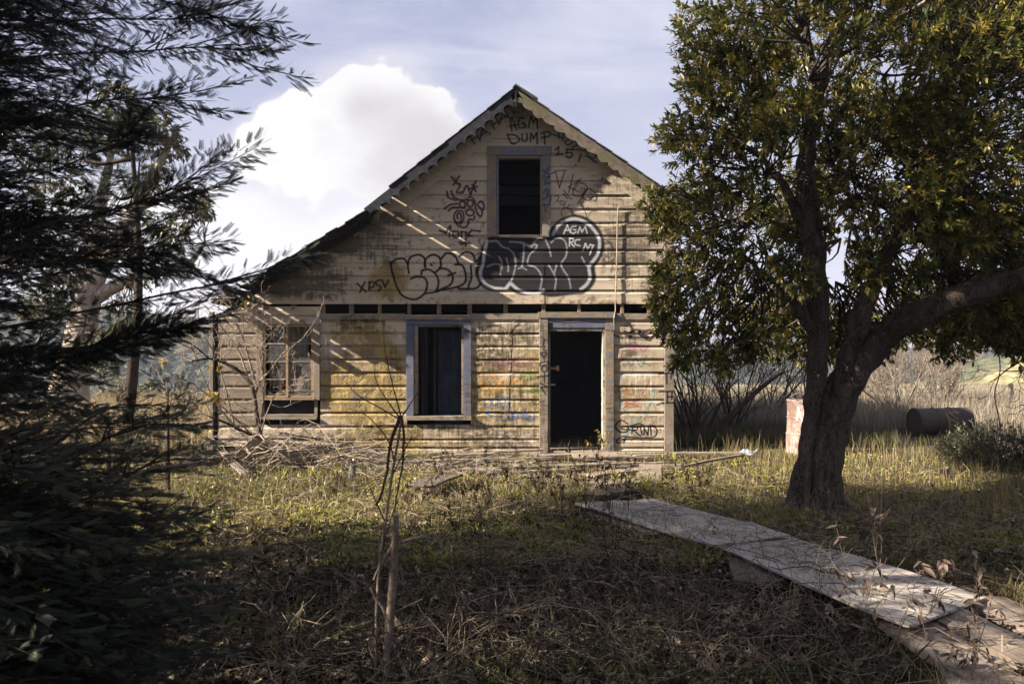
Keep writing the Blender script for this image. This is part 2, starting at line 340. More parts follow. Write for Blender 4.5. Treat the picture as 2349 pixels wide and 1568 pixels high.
st(cb, [[(190, 500), (210, 600), (240, 700), (280, 780), (340, 822), (420, 830), (490, 780), (516, 700), (490, 642), (420, 630), (370, 652)], [(190, 522), (240, 480), (310, 475), (345, 520)], [(355, 602), (345, 520), (372, 460), (440, 440), (490, 470), (496, 540)],
        [(465, 612), (472, 580), (530, 570), (590, 610), (616, 680), (590, 760), (500, 780)], [(496, 545), (502, 480), (560, 440), (620, 460), (636, 520), (630, 552)], [(590, 592), (640, 560), (710, 580), (742, 640), (720, 702), (640, 742), (600, 765)],
        [(640, 472), (690, 425), (760, 450), (792, 520)], [(700, 622), (765, 598)], [(760, 525), (822, 530), (852, 600), (850, 680), (780, 722), (650, 747)], [(800, 452), (860, 413), (922, 440), (942, 500), (982, 460)], [(900, 530), (906, 640), (880, 730), (950, 732), (992, 690)], [(790, 735), (872, 742)], [(545, 522), (555, 530)]], 4.6, NVY, 0.95, 0.45)
st(ca, [[(60, 1330), (115, 1382)], [(110, 1320), (75, 1387)], [(137, 1372), (140, 1320)], [(140, 1320), (172, 1322), (165, 1350), (140, 1357)], [(217, 1305), (185, 1315), (190, 1340), (217, 1350), (200, 1377)], [(225, 1310), (242, 1352)], [(242, 1352), (267, 1308)]], 4, BLK, 0.75, 0.6)
# lower wall, left of the door
st(cd, [[(80, 300), (100, 210), (150, 302), (180, 228), (220, 312), (250, 230), (300, 322), (340, 250), (372, 332)], [(90, 250), (250, 150), (380, 170)], [(150, 400), (200, 350), (250, 422), (300, 360), (330, 442), (382, 370), (422, 452), (360, 522)], [(420, 290), (480, 320)], [(490, 270), (420, 330)],
        [(100, 480), (160, 440), (220, 520), (280, 470), (330, 560)], [(160, 395), (200, 330), (190, 420)], [(60, 520), (110, 560), (160, 500), (200, 560)]], 3.6, BLK, 0.42, 0.9)
st(cd, [[(460, 207), (502, 200), (522, 215), (480, 245)], [(480, 245), (532, 247)], ell(552, 225, 16, 20), [(580, 205), (583, 247)], [(642, 205), (602, 205)], [(602, 205), (605, 225), (632, 230), (622, 250)]], 2, BLK, 0.6, 0.5)
st(cd, [[(180, 560), (230, 490), (280, 570), (330, 500), (400, 570), (450, 490), (500, 560), (560, 500), (620, 570), (700, 510)], [(400, 480), (480, 590)], [(560, 580), (680, 490)], [(620, 490), (700, 580)]], 3.4, (.16, .06, .09), 0.5, 0.8)
gp.blob((1140 + 450 / 4.238) * .9396, (760 + 535 / 4.238) * .9396, 62, 13, (.20, .11, .11), 0.5)
gp.blob((1140 + 340 / 4.238) * .9396, (760 + 665 / 4.238) * .9396, 48, 14, (.46, .43, .40), 0.7)
st(cd, [ell(335, 645, 82, 28), [(215, 635), (217, 702), (252, 720), (282, 660), (322, 742), (372, 690), (412, 742), (460, 690), (520, 740)], [(140, 620), (130, 700), (160, 800), (220, 760), (270, 830), (320, 760), (380, 800)], [(430, 770), (520, 700), (600, 800)]], 3.6, ORG, 0.55, 0.8)
st(cd, [[(565, 655), (640, 640), (700, 650)], [(560, 820), (640, 830), (740, 815)]], 7, GRN, 0.45, 0.6)
st(cd, [ell(215, 945, 33, 45), ell(290, 935, 30, 40), ell(368, 940, 30, 50), [(400, 892), (440, 890), (442, 960), (470, 1080), (482, 1192)], [(340, 942), (430, 940)], [(185, 1045), (330, 1030), (200, 1060), (352, 1090)], ell(385, 1092, 28, 42), [(420, 1060), (450, 1132), (480, 1060)], ell(505, 1072, 22, 32), ell(552, 1072, 24, 32), [(612, 1000), (580, 1112)], ell(655, 1087, 42, 45),
        [(634, 1078), (636, 1082)], [(664, 1078), (666, 1082)], [(630, 1103), (655, 1118), (680, 1100)]], 2.7, BLU, 0.72, 0.6)
# door post and the wall right of the door
st(cd, [[(800, 290), (785, 352)], [(755, 365), (805, 360)], [(805, 360), (790, 395), (817, 402)], [(760, 430), (817, 425), (800, 470), (762, 440)], [(790, 470), (800, 502)], [(755, 562), (760, 530), (830, 518), (842, 540), (780, 562)], ell(800, 592, 28, 30), [(735, 672), (862, 660)], [(802, 640), (800, 732)], [(760, 740), (832, 780)], [(832, 780), (760, 782)], [(770, 790), (812, 852)]], 3.2, BLK, 0.8, 0.5)
gp.blob((1140 + 1760 / 4.238) * .9396, (760 + 372 / 4.238) * .9396, 36, 14, (.26, .15, .17), 0.75)
gp.blob((1140 + 1760 / 4.238) * .9396, (760 + 515 / 4.238) * .9396, 40, 15, (.42, .42, .38), 0.6)
gp.blob((1140 + 1780 / 4.238) * .9396, (760 + 650 / 4.238) * .9396, 46, 15, (.44, .43, .40), 0.6)
gp.blob((1140 + 1740 / 4.238) * .9396, (760 + 935 / 4.238) * .9396, 30, 13, (.40, .22, .18), 0.6)
st(cd, [[(1640, 350), (1700, 420), (1760, 340), (1820, 420), (1880, 350)]], 2.5, (.14, .05, .08), 0.45, 0.8)
st(cd, [[(1640, 470), (1700, 560), (1740, 480), (1800, 570), (1850, 470)], [(1760, 500), (1900, 560)]], 3, (.06, .08, .07), 0.5, 0.8)
st(cd, [[(1682, 640), (1682, 760)], [(1745, 640), (1746, 850)], [(1840, 640), (1838, 850)], [(1900, 640), (1902, 850)], [(1580, 610), (1590, 720)]], 2.6, (.5, .5, .48), 0.6, 0.6)
st(cd, [ell(1610, 792, 48, 32), [(1700, 740), (1715, 852), (1640, 850)], [(1800, 860), (1850, 800), (1890, 700)], [(1632, 985), (1800, 900)], [(1800, 900), (1640, 938)], [(1640, 938), (1800, 985)], [(1640, 985), (1780, 985)]], 3, RED, 0.55, 0.6)
st(cd, [[(1600, 880), (1590, 940), (1620, 1010), (1680, 1060), (1702, 1120), (1690, 1200), (1620, 1372)], [(1942, 780), (1932, 900), (1890, 980), (1800, 1080), (1740, 1140), (1690, 1200), (1640, 1302)], [(1680, 880), (1720, 950), (1800, 962), (1902, 920)], [(1600, 600), (1590, 850)]], 2.7, (.10, .30, .33), 0.6, 0.6)
st(cd, [[(1662, 1160), (1602, 1125), (1552, 1150), (1540, 1202), (1580, 1242), (1640, 1245), (1672, 1215), (1660, 1190)], [(1600, 1215), (1690, 1218)], [(1700, 1182), (1780, 1158), (1832, 1182)], [(1705, 1262), (1712, 1200)], [(1712, 1200), (1765, 1195), (1755, 1220), (1720, 1228)], [(1722, 1228), (1792, 1282)], [(1795, 1200), (1810, 1272)], [(1832, 1277), (1832, 1203)], [(1832, 1203), (1872, 1277)], [(1872, 1277), (1877, 1203)],
        [(1900, 1200), (1905, 1272)], [(1880, 1190), (1940, 1190), (1967, 1240), (1930, 1295), (1800, 1302), (1680, 1296), (1600, 1292), (1545, 1350), (1620, 1350), (1642, 1305)]], 3.4, BLK, 0.95, 0.35)
st(cd, [[(1985, 642), (2125, 637)], [(2062, 640), (2065, 742)], [(2115, 640), (2105, 692)], [(1992, 825), (2130, 825)], [(2070, 825), (2070, 942)], [(2118, 830), (2115, 902)], [(2070, 880), (2125, 880)], [(1970, 965), (2020, 942), (2032, 950)], [(2060, 942), (2130, 942)]], 3.8, BLK, 0.8, 0.5)
st(cd, [[(1630, 205), (1680, 222), (1740, 190), (1832, 200), (1892, 190)], [(1530, 250), (1602, 270)], [(1700, 262), (1862, 272)], [(1630, 230), (1700, 250)]], 4.4, BLK, 0.8, 0.8)
st(ce, [[(945, 420), (945, 600), (965, 742)], [(1170, 530), (1190, 440), (1240, 470), (1290, 562)], [(970, 730), (1060, 640), (1150, 600)], [(1200, 700), (1300, 620), (1550, 600)], [(1370, 680), (1402, 762)], [(1130, 760), (1152, 832)], [(1270, 930), (1290, 1150), (1322, 1202)], [(1270, 1100), (1422, 1080)], [(1750, 640), (1762, 872)], [(1500, 930), (1512, 1010)]], 4, (.14, .11, .24), 0.5, 0.8)
gp.blob(*ce([(1040, 490)])[0], 26, 18, (.42, .38, .38), 0.6)
GRAF = gp.image('graffiti_paint')
# stains: R moss yellow, G dark grime plus painted shade under the lean-to, B paint loss / pale bare patches
sp = Paint(480, 195, 1560, 1062, 0.4)
sr = np.zeros((sp.h, sp.w, 3), np.float32)
def stain_shade(ch, x, y, rx, ry, a):
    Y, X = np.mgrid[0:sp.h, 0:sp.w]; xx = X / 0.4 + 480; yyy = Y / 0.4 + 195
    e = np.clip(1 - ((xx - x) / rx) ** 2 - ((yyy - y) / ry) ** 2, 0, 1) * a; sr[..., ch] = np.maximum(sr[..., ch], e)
for a in [(0, 840, 880, 130, 150, 1), (0, 1120, 890, 560, 190, .5), (1, 1160, 900, 420, 190, .42), (1, 1020, 990, 500, 60, .5), (1, 1180, 760, 300, 45, .6), (1, 820, 740, 90, 30, .6), (0, 830, 760, 110, 70, .6), (0, 860, 1010, 160, 60, .9), (0, 1160, 930, 90, 120, .55), (0, 1160, 780, 90, 50, .45), (0, 1080, 1010, 180, 40, .5), (0, 1470, 900, 80, 160, .35), (0, 1545, 900, 30, 160, .6), (0, 890, 640, 60, 60, .9), (0, 1450, 640, 60, 30, .35), (0, 1390, 700, 50, 20, .6),
          (1, 700, 640, 150, 60, .85), (1, 640, 655, 60, 40, 1), (1, 720, 600, 70, 40, 1), (1, 790, 560, 60, 36, 1), (1, 850, 520, 50, 30, .9), (1, 860, 560, 120, 70, .6), (1, 900, 500, 60, 25, 1), (1, 1440, 560, 110, 130, .75), (1, 1400, 440, 120, 70, .55), (1, 1500, 640, 60, 90, .6), (1, 1130, 830, 80, 100, .6), (1, 900, 830, 40, 60, .45), (1, 940, 1000, 160, 40, .4), (1, 1440, 790, 30, 80, .7), (1, 1400, 960, 20, 120, .5), (1, 1190, 270, 40, 50, .5), (1, 1210, 560, 120, 30, .3),  # marks along the lean-to edge paint the overhang's shade into the grime
          (2, 560, 880, 90, 200, 1), (2, 690, 900, 60, 180, .7), (2, 830, 820, 60, 40, .5), (2, 1150, 1010, 120, 30, .7), (2, 1480, 980, 60, 60, .5), (2, 1100, 560, 250, 200, .3), (2, 760, 680, 60, 20, .6), (2, 1330, 690, 200, 15, .6), (2, 1000, 690, 160, 15, .5), (2, 660, 1000, 200, 30, .8)]:
    stain_shade(*a)
sp.rgb = sr; sp.a[:] = 1
STAIN_SHADE = sp.image('stain_shade_map')
# ================================================================ materials
D = 13.4                                             # distance of the facade
def fx(px): return (px - CX) * D / F
def fz(py): return EYE + (HY - py) * D / F
def facade_uv(t, co):
    x, y, z = t.sep(co); uu = (x * (F / D) + (CX - 480)) / 1080.0
    vv = ((z - EYE) * (F / D) - HY + 1062.0) / 867.0
    return t.comb(uu, vv, 0.0)
def wood_facade(name, paint1, paint2, wood=(.20, .165, .13), peel=0.5, rough=0.85, graffiti=True, flake=0.0, use_stain_shade=True):
    m, t, b = new_mat(name); co = t.coord(); r = t.rnd()
    cr = t.mapv(co); rn = t.new('ShaderNodeVectorMath', operation='ADD'); t.set(rn.inputs[0], co); t.set(rn.inputs[1], t.comb(r * 13.0, 0.0, r * 5.0)); cr = rn.outputs[0]
    big = t.noise(co, 1.7, 5, .6); mid = t.noise(cr, 9, 6, .65); fine = t.noise(cr, 70, 4, .6)
    grain = t.noise(t.mapv(cr, (2.5, 30, 60)), 2.0, 6, .65, .3); drip = t.noise(t.mapv(co, (14, 3, 1.1)), 1.6, 5, .6)
    hstr = t.noise(t.mapv(cr, (1.3, 1, 11)), 1.5, 7, .7, .4)
    c = t.mix(big.ss(.35, .65), paint1, paint2)
    c = t.mix((r - 0.5) * 0.7 + 0.1, c, (.30, .25, .185), 'MIX') if flake else t.mix(r * .35, c, tuple(x * .6 for x in paint1))
    if use_stain_shade:
        sc, _ = t.img(STAIN_SHADE, facade_uv(t, co), 'EXTEND'); sm, sg, sb = t.sep(sc)
    else: sm = sg = sb = None
    loss = (mid * .6 + fine * .4)
    th = loss + (sb * .16 if sb else 0.0) + peel * 0.1
    woodc = t.mix(grain.ss(.3, .7), tuple(x * .55 for x in wood), tuple(x * 1.25 for x in wood))
    if use_stain_shade:
        moss = ((sm * 1.25) + (mid - .5) * 1.3 + (drip - .5) * .8 + (big - .5) * .6).ss(.25, .75)
        if not flake: moss = moss * .25
        c = t.mix(moss * .85, c, t.mix(fine.ss(.3, .7), (.17, .12, .034), (.34, .25, .085)))
        c = t.mix(sb * (mid.ss(.4, .6)) * .6, c, (.46, .39, .35))
    c = t.mix(th.ss(.56, .60), c, woodc)
    c = t.mix((grain.ss(.45, .75)) * .22, c, (.06, .05, .04))
    if use_stain_shade:
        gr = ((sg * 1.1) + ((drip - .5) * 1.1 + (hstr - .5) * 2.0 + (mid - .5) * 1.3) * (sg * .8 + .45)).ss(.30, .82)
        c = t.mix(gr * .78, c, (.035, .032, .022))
    c = t.mix((hstr * .55 + mid * .45).ss(.55, .70) * .4, c, (.12, .095, .062))
    c = t.mix(t.voro(co, 23).ss(.10, .04) * fine.ss(.45, .6), c, (.04, .03, .025))
    if graffiti:
        g, ga = t.img(GRAF, facade_uv(t, co)); c = t.mix(ga * (1.0 - fine.ss(.62, .74) * .4) * (1.0 - grain.ss(.62, .75) * .4), c, g)
    t.set(b.inputs['Base Color'], c); b.inputs['Roughness'].default_value = rough
    h = grain * .5 + fine * .35 + (th.ss(.56, .60) * -.8)
    nb = t.bump(h, .55, .006)
    if flake:
        vv = t.voro(t.mapv(co, (60, 60, 75)), 1.0); region = (sm if sm else big) * t.noise(co, 3.2, 3).ss(.40, .58)
        curl = (vv.ss(.15, .6)) * region; nb = t.bump(curl, .95, .022, nb)
    t.set(b.inputs['Normal'], nb)
    return m
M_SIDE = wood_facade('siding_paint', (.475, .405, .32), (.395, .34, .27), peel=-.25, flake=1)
M_BLUE = wood_facade('blue_trim_paint', (.075, .095, .17), (.125, .145, .22), wood=(.26, .22, .17), peel=-.25)
M_TRIM = wood_facade('beige_trim', (.27, .23, .185), (.20, .18, .17), peel=.6)
M_BLUETRIM = wood_facade('blue_grey_trim', (.20, .18, .16), (.10, .13, .20), wood=(.24, .18, .11), peel=.6)
M_PALE = wood_facade('pale_trim', (.44, .38, .325), (.36, .31, .27), peel=.4)
M_GREENTRIM = wood_facade('green_trim', (.15, .20, .17), (.28, .26, .22), peel=.6)
M_SASH = wood_facade('tan_sash', (.34, .21, .095), (.27, .18, .10), peel=.2, graffiti=False, use_stain_shade=False)
def simple_wood(name, dark, light, scale=1.0, stretch=(2, 30, 30), moss=0.0, rough=.9, bumpd=.006):
    m, t, b = new_mat(name); co = t.coord(); r = t.rnd()
    rn = t.new('ShaderNodeVectorMath', operation='ADD'); t.set(rn.inputs[0], co); t.set(rn.inputs[1], t.comb(r * 31.0, r * 7.0, r * 11.0)); cr = rn.outputs[0]
    grain = t.noise(t.mapv(cr, stretch), 1.6 * scale, 7, .68, .5); big = t.noise(cr, 3.0, 5, .6); fine = t.noise(cr, 80, 3, .6)
    c = t.mix(grain.ss(.3, .72), dark, light); c = t.mix(big.ss(.45, .7) * .6, c, tuple(x * .45 for x in dark))
    c = t.mix(r * .5, c, tuple(x * .55 for x in light))
    c = t.mix((grain.ss(.36, .30)) * .9, c, (.015, .012, .01))
    if moss: c = t.mix((big * .5 + fine * .5).ss(.5, .62) * moss, c, (.10, .11, .025))
    t.set(b.inputs['Base Color'], c); b.inputs['Roughness'].default_value = rough
    t.set(b.inputs['Normal'], t.bump(grain * .7 + fine * .3, .7, bumpd)); return m
M_PLANK = simple_wood('weathered_plank', (.13, .105, .088), (.33, .275, .235))
M_PLANKD = simple_wood('dark_old_plank', (.06, .05, .042), (.15, .125, .10))
M_PINK = simple_wood('pinkish_old_board', (.13, .104, .085), (.30, .25, .21))
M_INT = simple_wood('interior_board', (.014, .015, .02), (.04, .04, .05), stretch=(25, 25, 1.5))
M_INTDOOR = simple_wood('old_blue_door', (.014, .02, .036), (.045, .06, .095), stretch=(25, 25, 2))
M_ROOF = simple_wood('dark_roof_board', (.012, .012, .013), (.038, .037, .036), stretch=(25, 2, 25))
M_ROOFL = simple_wood('pale_roof_board', (.14, .115, .09), (.30, .25, .20), stretch=(25, 2, 25))
M_SHING = simple_wood('roof_covering_grey', (.05, .052, .058), (.14, .14, .15), stretch=(6, 6, 6), bumpd=.012)
M_STUD = simple_wood('stud_wood', (.12, .085, .06), (.28, .21, .15), stretch=(25, 25, 2))
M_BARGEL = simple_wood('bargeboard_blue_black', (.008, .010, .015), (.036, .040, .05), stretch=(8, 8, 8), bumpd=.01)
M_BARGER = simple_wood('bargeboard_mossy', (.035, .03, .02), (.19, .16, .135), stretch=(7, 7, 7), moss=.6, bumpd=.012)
def flat(name, col, rough=.7, metal=0, bumps=0.0, var=.3, scale=12):
    m, t, b = new_mat(name); n = t.noise(t.coord(), scale, 5, .6)
    t.set(b.inputs['Base Color'], t.mix(n.ss(.3, .7), tuple(x * (1 - var) for x in col), tuple(x * (1 + var) for x in col)))
    b.inputs['Roughness'].default_value = rough; b.inputs['Metallic'].default_value = metal
    if bumps: t.set(b.inputs['Normal'], t.bump(n, bumps, .01))
    return m
def glass_mat():
    m, t, b = new_mat('dusty_glass'); n = t.noise(t.coord(), 9, 5, .6)
    b.inputs['Roughness'].default_value = .08; b.inputs['Specular IOR Level'].default_value = .6
    t.set(b.inputs['Base Color'], (.16, .17, .18)); t.set(b.inputs['Alpha'], n.ss(.3, .75, .10, .34)); return m
M_GLASS = glass_mat()
M_METAL = flat('galvanised_pipe', (.24, .215, .185), .5, .3)
M_CLOTH = flat('dirty_curtain', (.19, .175, .155), .95, bumps=.6)
# foliage / ground cover: colour per blade or leaf rides on the mesh
def attr_mat(name, trans=0.3, rough=.6, spec=.3, gain=1.0):
    m = bpy.data.materials.new(name); m.use_nodes = True; t = T(m.node_tree); b = m.node_tree.nodes['Principled BSDF']
    c = t.attr(); n = t.noise(t.coord(), 35, 2)
    c = t.mix(n.ss(.3, .7) * .35, c, t.mix(1.0, c, (.5, .5, .5), 'MULTIPLY'))
    t.set(b.inputs['Base Color'], c); b.inputs['Roughness'].default_value = rough; b.inputs['Specular IOR Level'].default_value = spec
    if trans:
        tr = t.new('ShaderNodeBsdfTranslucent'); t.set(tr.inputs['Color'], c); mx = t.new('ShaderNodeMixShader'); mx.inputs[0].default_value = trans
        m.node_tree.links.new(b.outputs[0], mx.inputs[1]); m.node_tree.links.new(tr.outputs[0], mx.inputs[2])
        m.node_tree.links.new(mx.outputs[0], m.node_tree.nodes['Material Output'].inputs[0])
    return m
M_LEAF = attr_mat('leaf', .28, .42, .45); M_NEEDLE = attr_mat('needle', .12, .7, .2); M_GRASS = attr_mat('grass_blade', .3, .6, .3)
M_DEAD = attr_mat('dead_leaf', .2, .8, .15); M_TWIG = attr_mat('twig', 0, .85, .2)
def bark(name, a, b_, scale=6, stretch=(1, 1, .25), strength=1.0, dist=.04):
    m, t, b = new_mat(name); co = t.coord(); n = t.noise(t.mapv(co, stretch), scale * 2.2, 8, .7, .6); k = t.noise(co, scale * 9, 4, .6); big = t.noise(co, 1.6, 4)
    cr_ = t.voro(t.mapv(t.noise_off(co), (1, 1, .22)), scale * 7.5, 'DISTANCE_TO_EDGE').ss(.0, .16)
    n = n * .86 + cr_ * .14
    c = t.mix((n * .7 + k * .3).ss(.35, .65), a, b_); c = t.mix(big.ss(.5, .7) * .5, c, tuple(x * .5 for x in a))
    t.set(b.inputs['Base Color'], c); b.inputs['Roughness'].default_value = .9
    t.set(b.inputs['Normal'], t.bump(n * .7 + k * .3, strength, dist)); return m
M_BARK = bark('grey_bark', (.022, .018, .015), (.135, .11, .092), 7, (1, 1, .3), 1.0, .09); M_BARKD = bark('dark_bark', (.025, .018, .014), (.075, .055, .042))
M_BARKP = bark('pale_bark', (.16, .13, .11), (.42, .36, .30), 3); M_BARKR = bark('sapling_bark', (.06, .045, .036), (.17, .135, .11), 12, (1, 1, .5), .5, .006)
M_STRAW = flat('straw', (.24, .195, .13), .8, var=.35, scale=3)
M_TWIGP = bark('pale_twig_bark', (.13, .105, .085), (.30, .255, .21), 20, (1, 1, 1), .3, .003)

# ================================================================ house
house = empty('abandoned_house', (0, D, 0))
tag(house, 'derelict clapboard house with peeling beige siding and graffiti under a steep gable', 'house')
# roof lines in facade-plane metres
PEAK = (0.06, 5.97); OV = 0.45
def zroof(x):
    if x >= PEAK[0]: return PEAK[1] - .683 * (x - PEAK[0])
    if x >= -2.37: return PEAK[1] - .788 * (PEAK[0] - x)
    return 3.92 - .611 * (-2.35 - x)
XL, XR = fx(492), fx(1523)
def wall_top(x): return zroof(x) - .07
def xl_at(z, z_min_x):
    """left limit of the wall at height z under the roof"""
    z = z + .07
    if z > zroof(-2.369): return PEAK[0] - (PEAK[1] - z) / .788
    if z > 3.9 and z <= zroof(-2.369): return -2.37
    return max(z_min_x, -2.35 - (3.92 - z) / .611)
def xr_at(z): return min(XR, PEAK[0] + (PEAK[1] - z - .07) / .683)
brd = np.random.default_rng(11)
def fr_mid(f, z): return f(z) if callable(f) else f
def board(z0, z1, xl, xr, mat=M_SIDE, y=0.0, parent=house, sag=0.0, prof='cove', slope_ok=True, zmin=None):
    """one drop-siding board: flat face with a hollow along its upper edge; ends follow the rake"""
    h = z1 - z0
    if mat is M_SIDE and (fr_mid(xl, z0) + fr_mid(xr, z0)) / 2 < fx(592) and z0 < 2.4: mat = M_PALE
    tilt = brd.uniform(.0, .006); oy = y + brd.uniform(-.003, .003); z0 = z0 + brd.uniform(-.004, .004)
    if brd.random() < .12: tilt += .008
    if prof == 'cove': P = [(z0, 0 - tilt), (z0 + h * .45, -tilt * .5 - .001), (z1 - .070, -.006), (z1 - .056, .006), (z1 - .044, .019), (z1 + .002, .022)]
    else: P = [(z0, -tilt), (z0 + h * .5, -tilt * .5), (z1, 0), (z1 + .001, .0)]
    back = .036; prof_pts = P + [(P[-1][0], back), (z0, back)]
    fl = xl if callable(xl) else (lambda z: xl); fr = xr if callable(xr) else (lambda z: xr)
    ln = fr(z0) - fl(z0)
    if ln < .03: return
    n = max(2, int(ln / .28) + 1); vs = []; wob = brd.normal(0, .0022, n); nz = brd.normal(0, .0016, n)
    for i in range(n):
        f = i / (n - 1)
        for j, (z, yy_) in enumerate(prof_pts):
            a, c = fl(z), fr(z); c = max(c, a + .005)
            wz = nz[i] if j in (0, len(prof_pts) - 1) else 0
            vs.append((a + (c - a) * f, oy + yy_ + (wob[i] if yy_ < back else 0), z + wz + sag * math.sin(f * 3.1)))
    k = len(prof_pts); fs = [tuple(range(k))[::-1], tuple((n - 1) * k + i for i in range(k))]
    for i in range(n - 1):
        for j in range(k): fs.append((i * k + j, i * k + (j + 1) % k, (i + 1) * k + (j + 1) % k, (i + 1) * k + j))
    MB().add(vs, fs).build('siding_board', mat, parent)
def cut(z0, z1, xl, xr, holes):
    """split the course at openings (x0,x1,z0,z1)"""
    zc = (z0 + z1) / 2; segs = [(None, None)]; hs = sorted(h for h in holes if h[2] < zc < h[3]); out = []; cur = None
    for h in hs: out.append((cur, h[0])); cur = h[1]
    out.append((cur, None)); return out
def course(z0, z1, xl, xr, holes, joints=(), **kw):
    for a, c in cut(z0, z1, xl, xr, holes):
        A = xl if a is None else a; B = xr if c is None else c
        zc = (z0 + z1) / 2; av = A(zc) if callable(A) else A; bv = B(zc) if callable(B) else B
        js = [j for j in joints if av + .1 < j < bv - .1]; pts = [A] + js + [B]
        for p, q in zip(pts, pts[1:]):
            board(z0, z1, p, (q - .003 if not callable(q) else q), **kw)
# openings (x0,x1,z0,z1) behind their trims
H_ATTIC = (fx(1120), fx(1262), fz(545), fz(338)); H_W1 = (fx(590), fx(733), fz(962), fz(732))
H_W2 = (fx(934), fx(1080), fz(962), fz(730)); H_DOOR = (fx(1240), fx(1405), fz(1050), fz(724))
lines_up = [692, 668] + [638 - 31.4 * i for i in range(13)]    # lower edges of the upper boards, photo rows
lines_up = [697, 664, 632, 602, 570, 538, 508, 477, 446, 414, 382, 350, 318, 286, 262, 238]
for i, (a, c) in enumerate(zip(lines_up, lines_up[1:] + [214])):
    z0, z1 = fz(a), fz(c)
    xl = (lambda z: xl_at(z, fx(607)))
    js = {0: (fx(1249), fx(870)), 1: (fx(1249),), 2: (fx(1249),), 3: (fx(760),), 5: (fx(980),), 7: (fx(1340),)}.get(i, ())
    course(z0, z1, xl, xr_at, [H_ATTIC], js, sag=0)
lines_lo = [1045, 1023, 1004, 974, 943, 913, 882, 851, 821, 791, 761, 733]
for i, (a, c) in enumerate(zip(lines_lo, lines_lo[1:] + [722])):
    js = {1: (fx(950),), 2: (fx(1088),), 0: (fx(1110),), 3: (fx(800),), 8: (fx(830),)}.get(i, ())
    for (A, B, hs) in ((fx(735 - 0), XR, [H_W2, H_DOOR]), (fx(500), fx(735), [H_W1])):
        if i == 0 and A < -3.3: A = fx(560)
        A_ = A if B == XR else A; B_ = B - (.004 if B != XR else 0)
        course(fz(a), fz(c), A_, B_, hs, js)
# short boards of the lean-to end between the corner and the upper wall edge
for a, c in zip([722, 700, 672, 646], [700, 672, 646, 622]):
    xl = (lambda z: xl_at(z, fx(500))); xr_ = fx(604)
    zc = (fz(a) + fz(c)) / 2
    if xl(zc) < xr_ - .08: board(fz(a), fz(c), xl, xr_, mat=M_PALE, y=.01)
for a, c, x0, x1 in ((722, 703, 607, 735),):
    board(fz(a), fz(c), fx(x0), fx(x1), y=.0, mat=M_SIDE)
# a ledger board along the head of the lower wall, in lengths
for x0, x1, y in ((737, 870, -.022), (872, 930, -.02), (1083, 1236, -.018), (1409, 1522, -.02)):
    m_ = MB(); m_.box(fx(x0), fx(x1), y, .0, fz(733), fz(719)); m_.build('ledger_board', M_TRIM, house, bevel=.003)
for x in (612, 672, 740, 805, 870, 938, 1007, 1077, 1160, 1247, 1329, 1428, 1490):
    w = .028 + brd.uniform(0, .012); m_ = MB(); m_.box(fx(x) - w, fx(x) + w, .04, .085, fz(724), fz(694)); m_.build('stud', M_STUD, house, bevel=.004)
    if brd.random() < .5: m_ = MB(); m_.box(fx(x) - w * .8, fx(x) + w * .7, .005, .038, fz(720), fz(699 + brd.uniform(0, 12))); m_.build('stud_block', M_STUD, house)
# corner boards
m_ = MB(); m_.box(fx(1523.5), fx(1545), -.025, .01, fz(1047), fz(448)); m_.build('corner_board', M_TRIM, house, bevel=.004)
m_ = MB(); m_.box(fx(481), fx(490), -.03, .07, fz(1040), fz(715)); m_.build('corner_post', M_TRIM, house, bevel=.004)
m_ = MB(); m_.box(fx(604.5), fx(607.2), -.012, .03, fz(707), fz(640)); m_.build('edge_strip', M_PALE, house)
# friezes following the rakes on the wall
def rake_strip(xa, xb, off0, off1, y0, y1, name, mat):
    s = .788 if xb <= PEAK[0] else .683; sg = 1 if xb <= PEAK[0] else -1
    f = lambda x: PEAK[1] - s * abs(PEAK[0] - x)
    m = MB(); m.prism([(xa, f(xa) - off0), (xb, f(xb) - off0), (xb, f(xb) - off1), (xa, f(xa) - off1)], y0, y1); return m.build(name, mat, house)
rake_strip(-2.3, PEAK[0] - .1, .09, .40, -.014, .0, 'frieze_board', M_SIDE)
rake_strip(PEAK[0] + .1, fx(1520), .09, .36, -.014, .0, 'frieze_board', M_SIDE)
# walls, loft floor, ground floor and rear of the shell
def shell(name, x0, x1, y0, y1, z0, z1, mat=M_INT):
    m = MB(); m.box(x0, x1, y0, y1, z0, z1); return m.build(name, mat, house)
XLo, XRo = fx(483), fx(1545)
m = MB(); m.prism([(XRo - .14, -.1), (XRo, -.1), (XRo, wall_top(XRo) - .02), (XRo - .14, wall_top(XRo) - .02)], .03, 7.0); m.build('side_wall', M_INT, house)
m = MB(); m.prism([(XLo, -.1), (XLo + .1, -.1), (XLo + .1, 2.28), (XLo, 2.24)], .06, 7.0); m.build('side_wall', M_INT, house)
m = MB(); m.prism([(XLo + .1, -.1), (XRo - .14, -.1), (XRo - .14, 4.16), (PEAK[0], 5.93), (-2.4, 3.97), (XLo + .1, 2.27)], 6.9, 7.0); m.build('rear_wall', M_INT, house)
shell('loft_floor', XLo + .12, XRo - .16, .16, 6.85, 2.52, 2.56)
for k in range(24):
    y0 = .02 + k * .285; shell('floor_board', XLo + .11, XRo - .15, y0, y0 + .275, -.045, -.005 + brd.uniform(-.003, .004), M_PLANK if k < 5 else M_PLANKD)
shell('partition', fx(1100) , fx(1106), 2.2, 6.8, 0, 2.5); shell('partition', fx(826) , XRo - .16, 2.6, 2.66, 0, 2.5); shell('partition', fx(820), fx(826), .6, 6.8, 0, 2.5)
for k in range(9):
    x = fx(600) + k * .135; shell('inner_board', x, x + .128, .55 + .01 * (k % 3), .57 + .01 * (k % 3), 0, 2.2, M_STUD if k % 3 else M_INT)
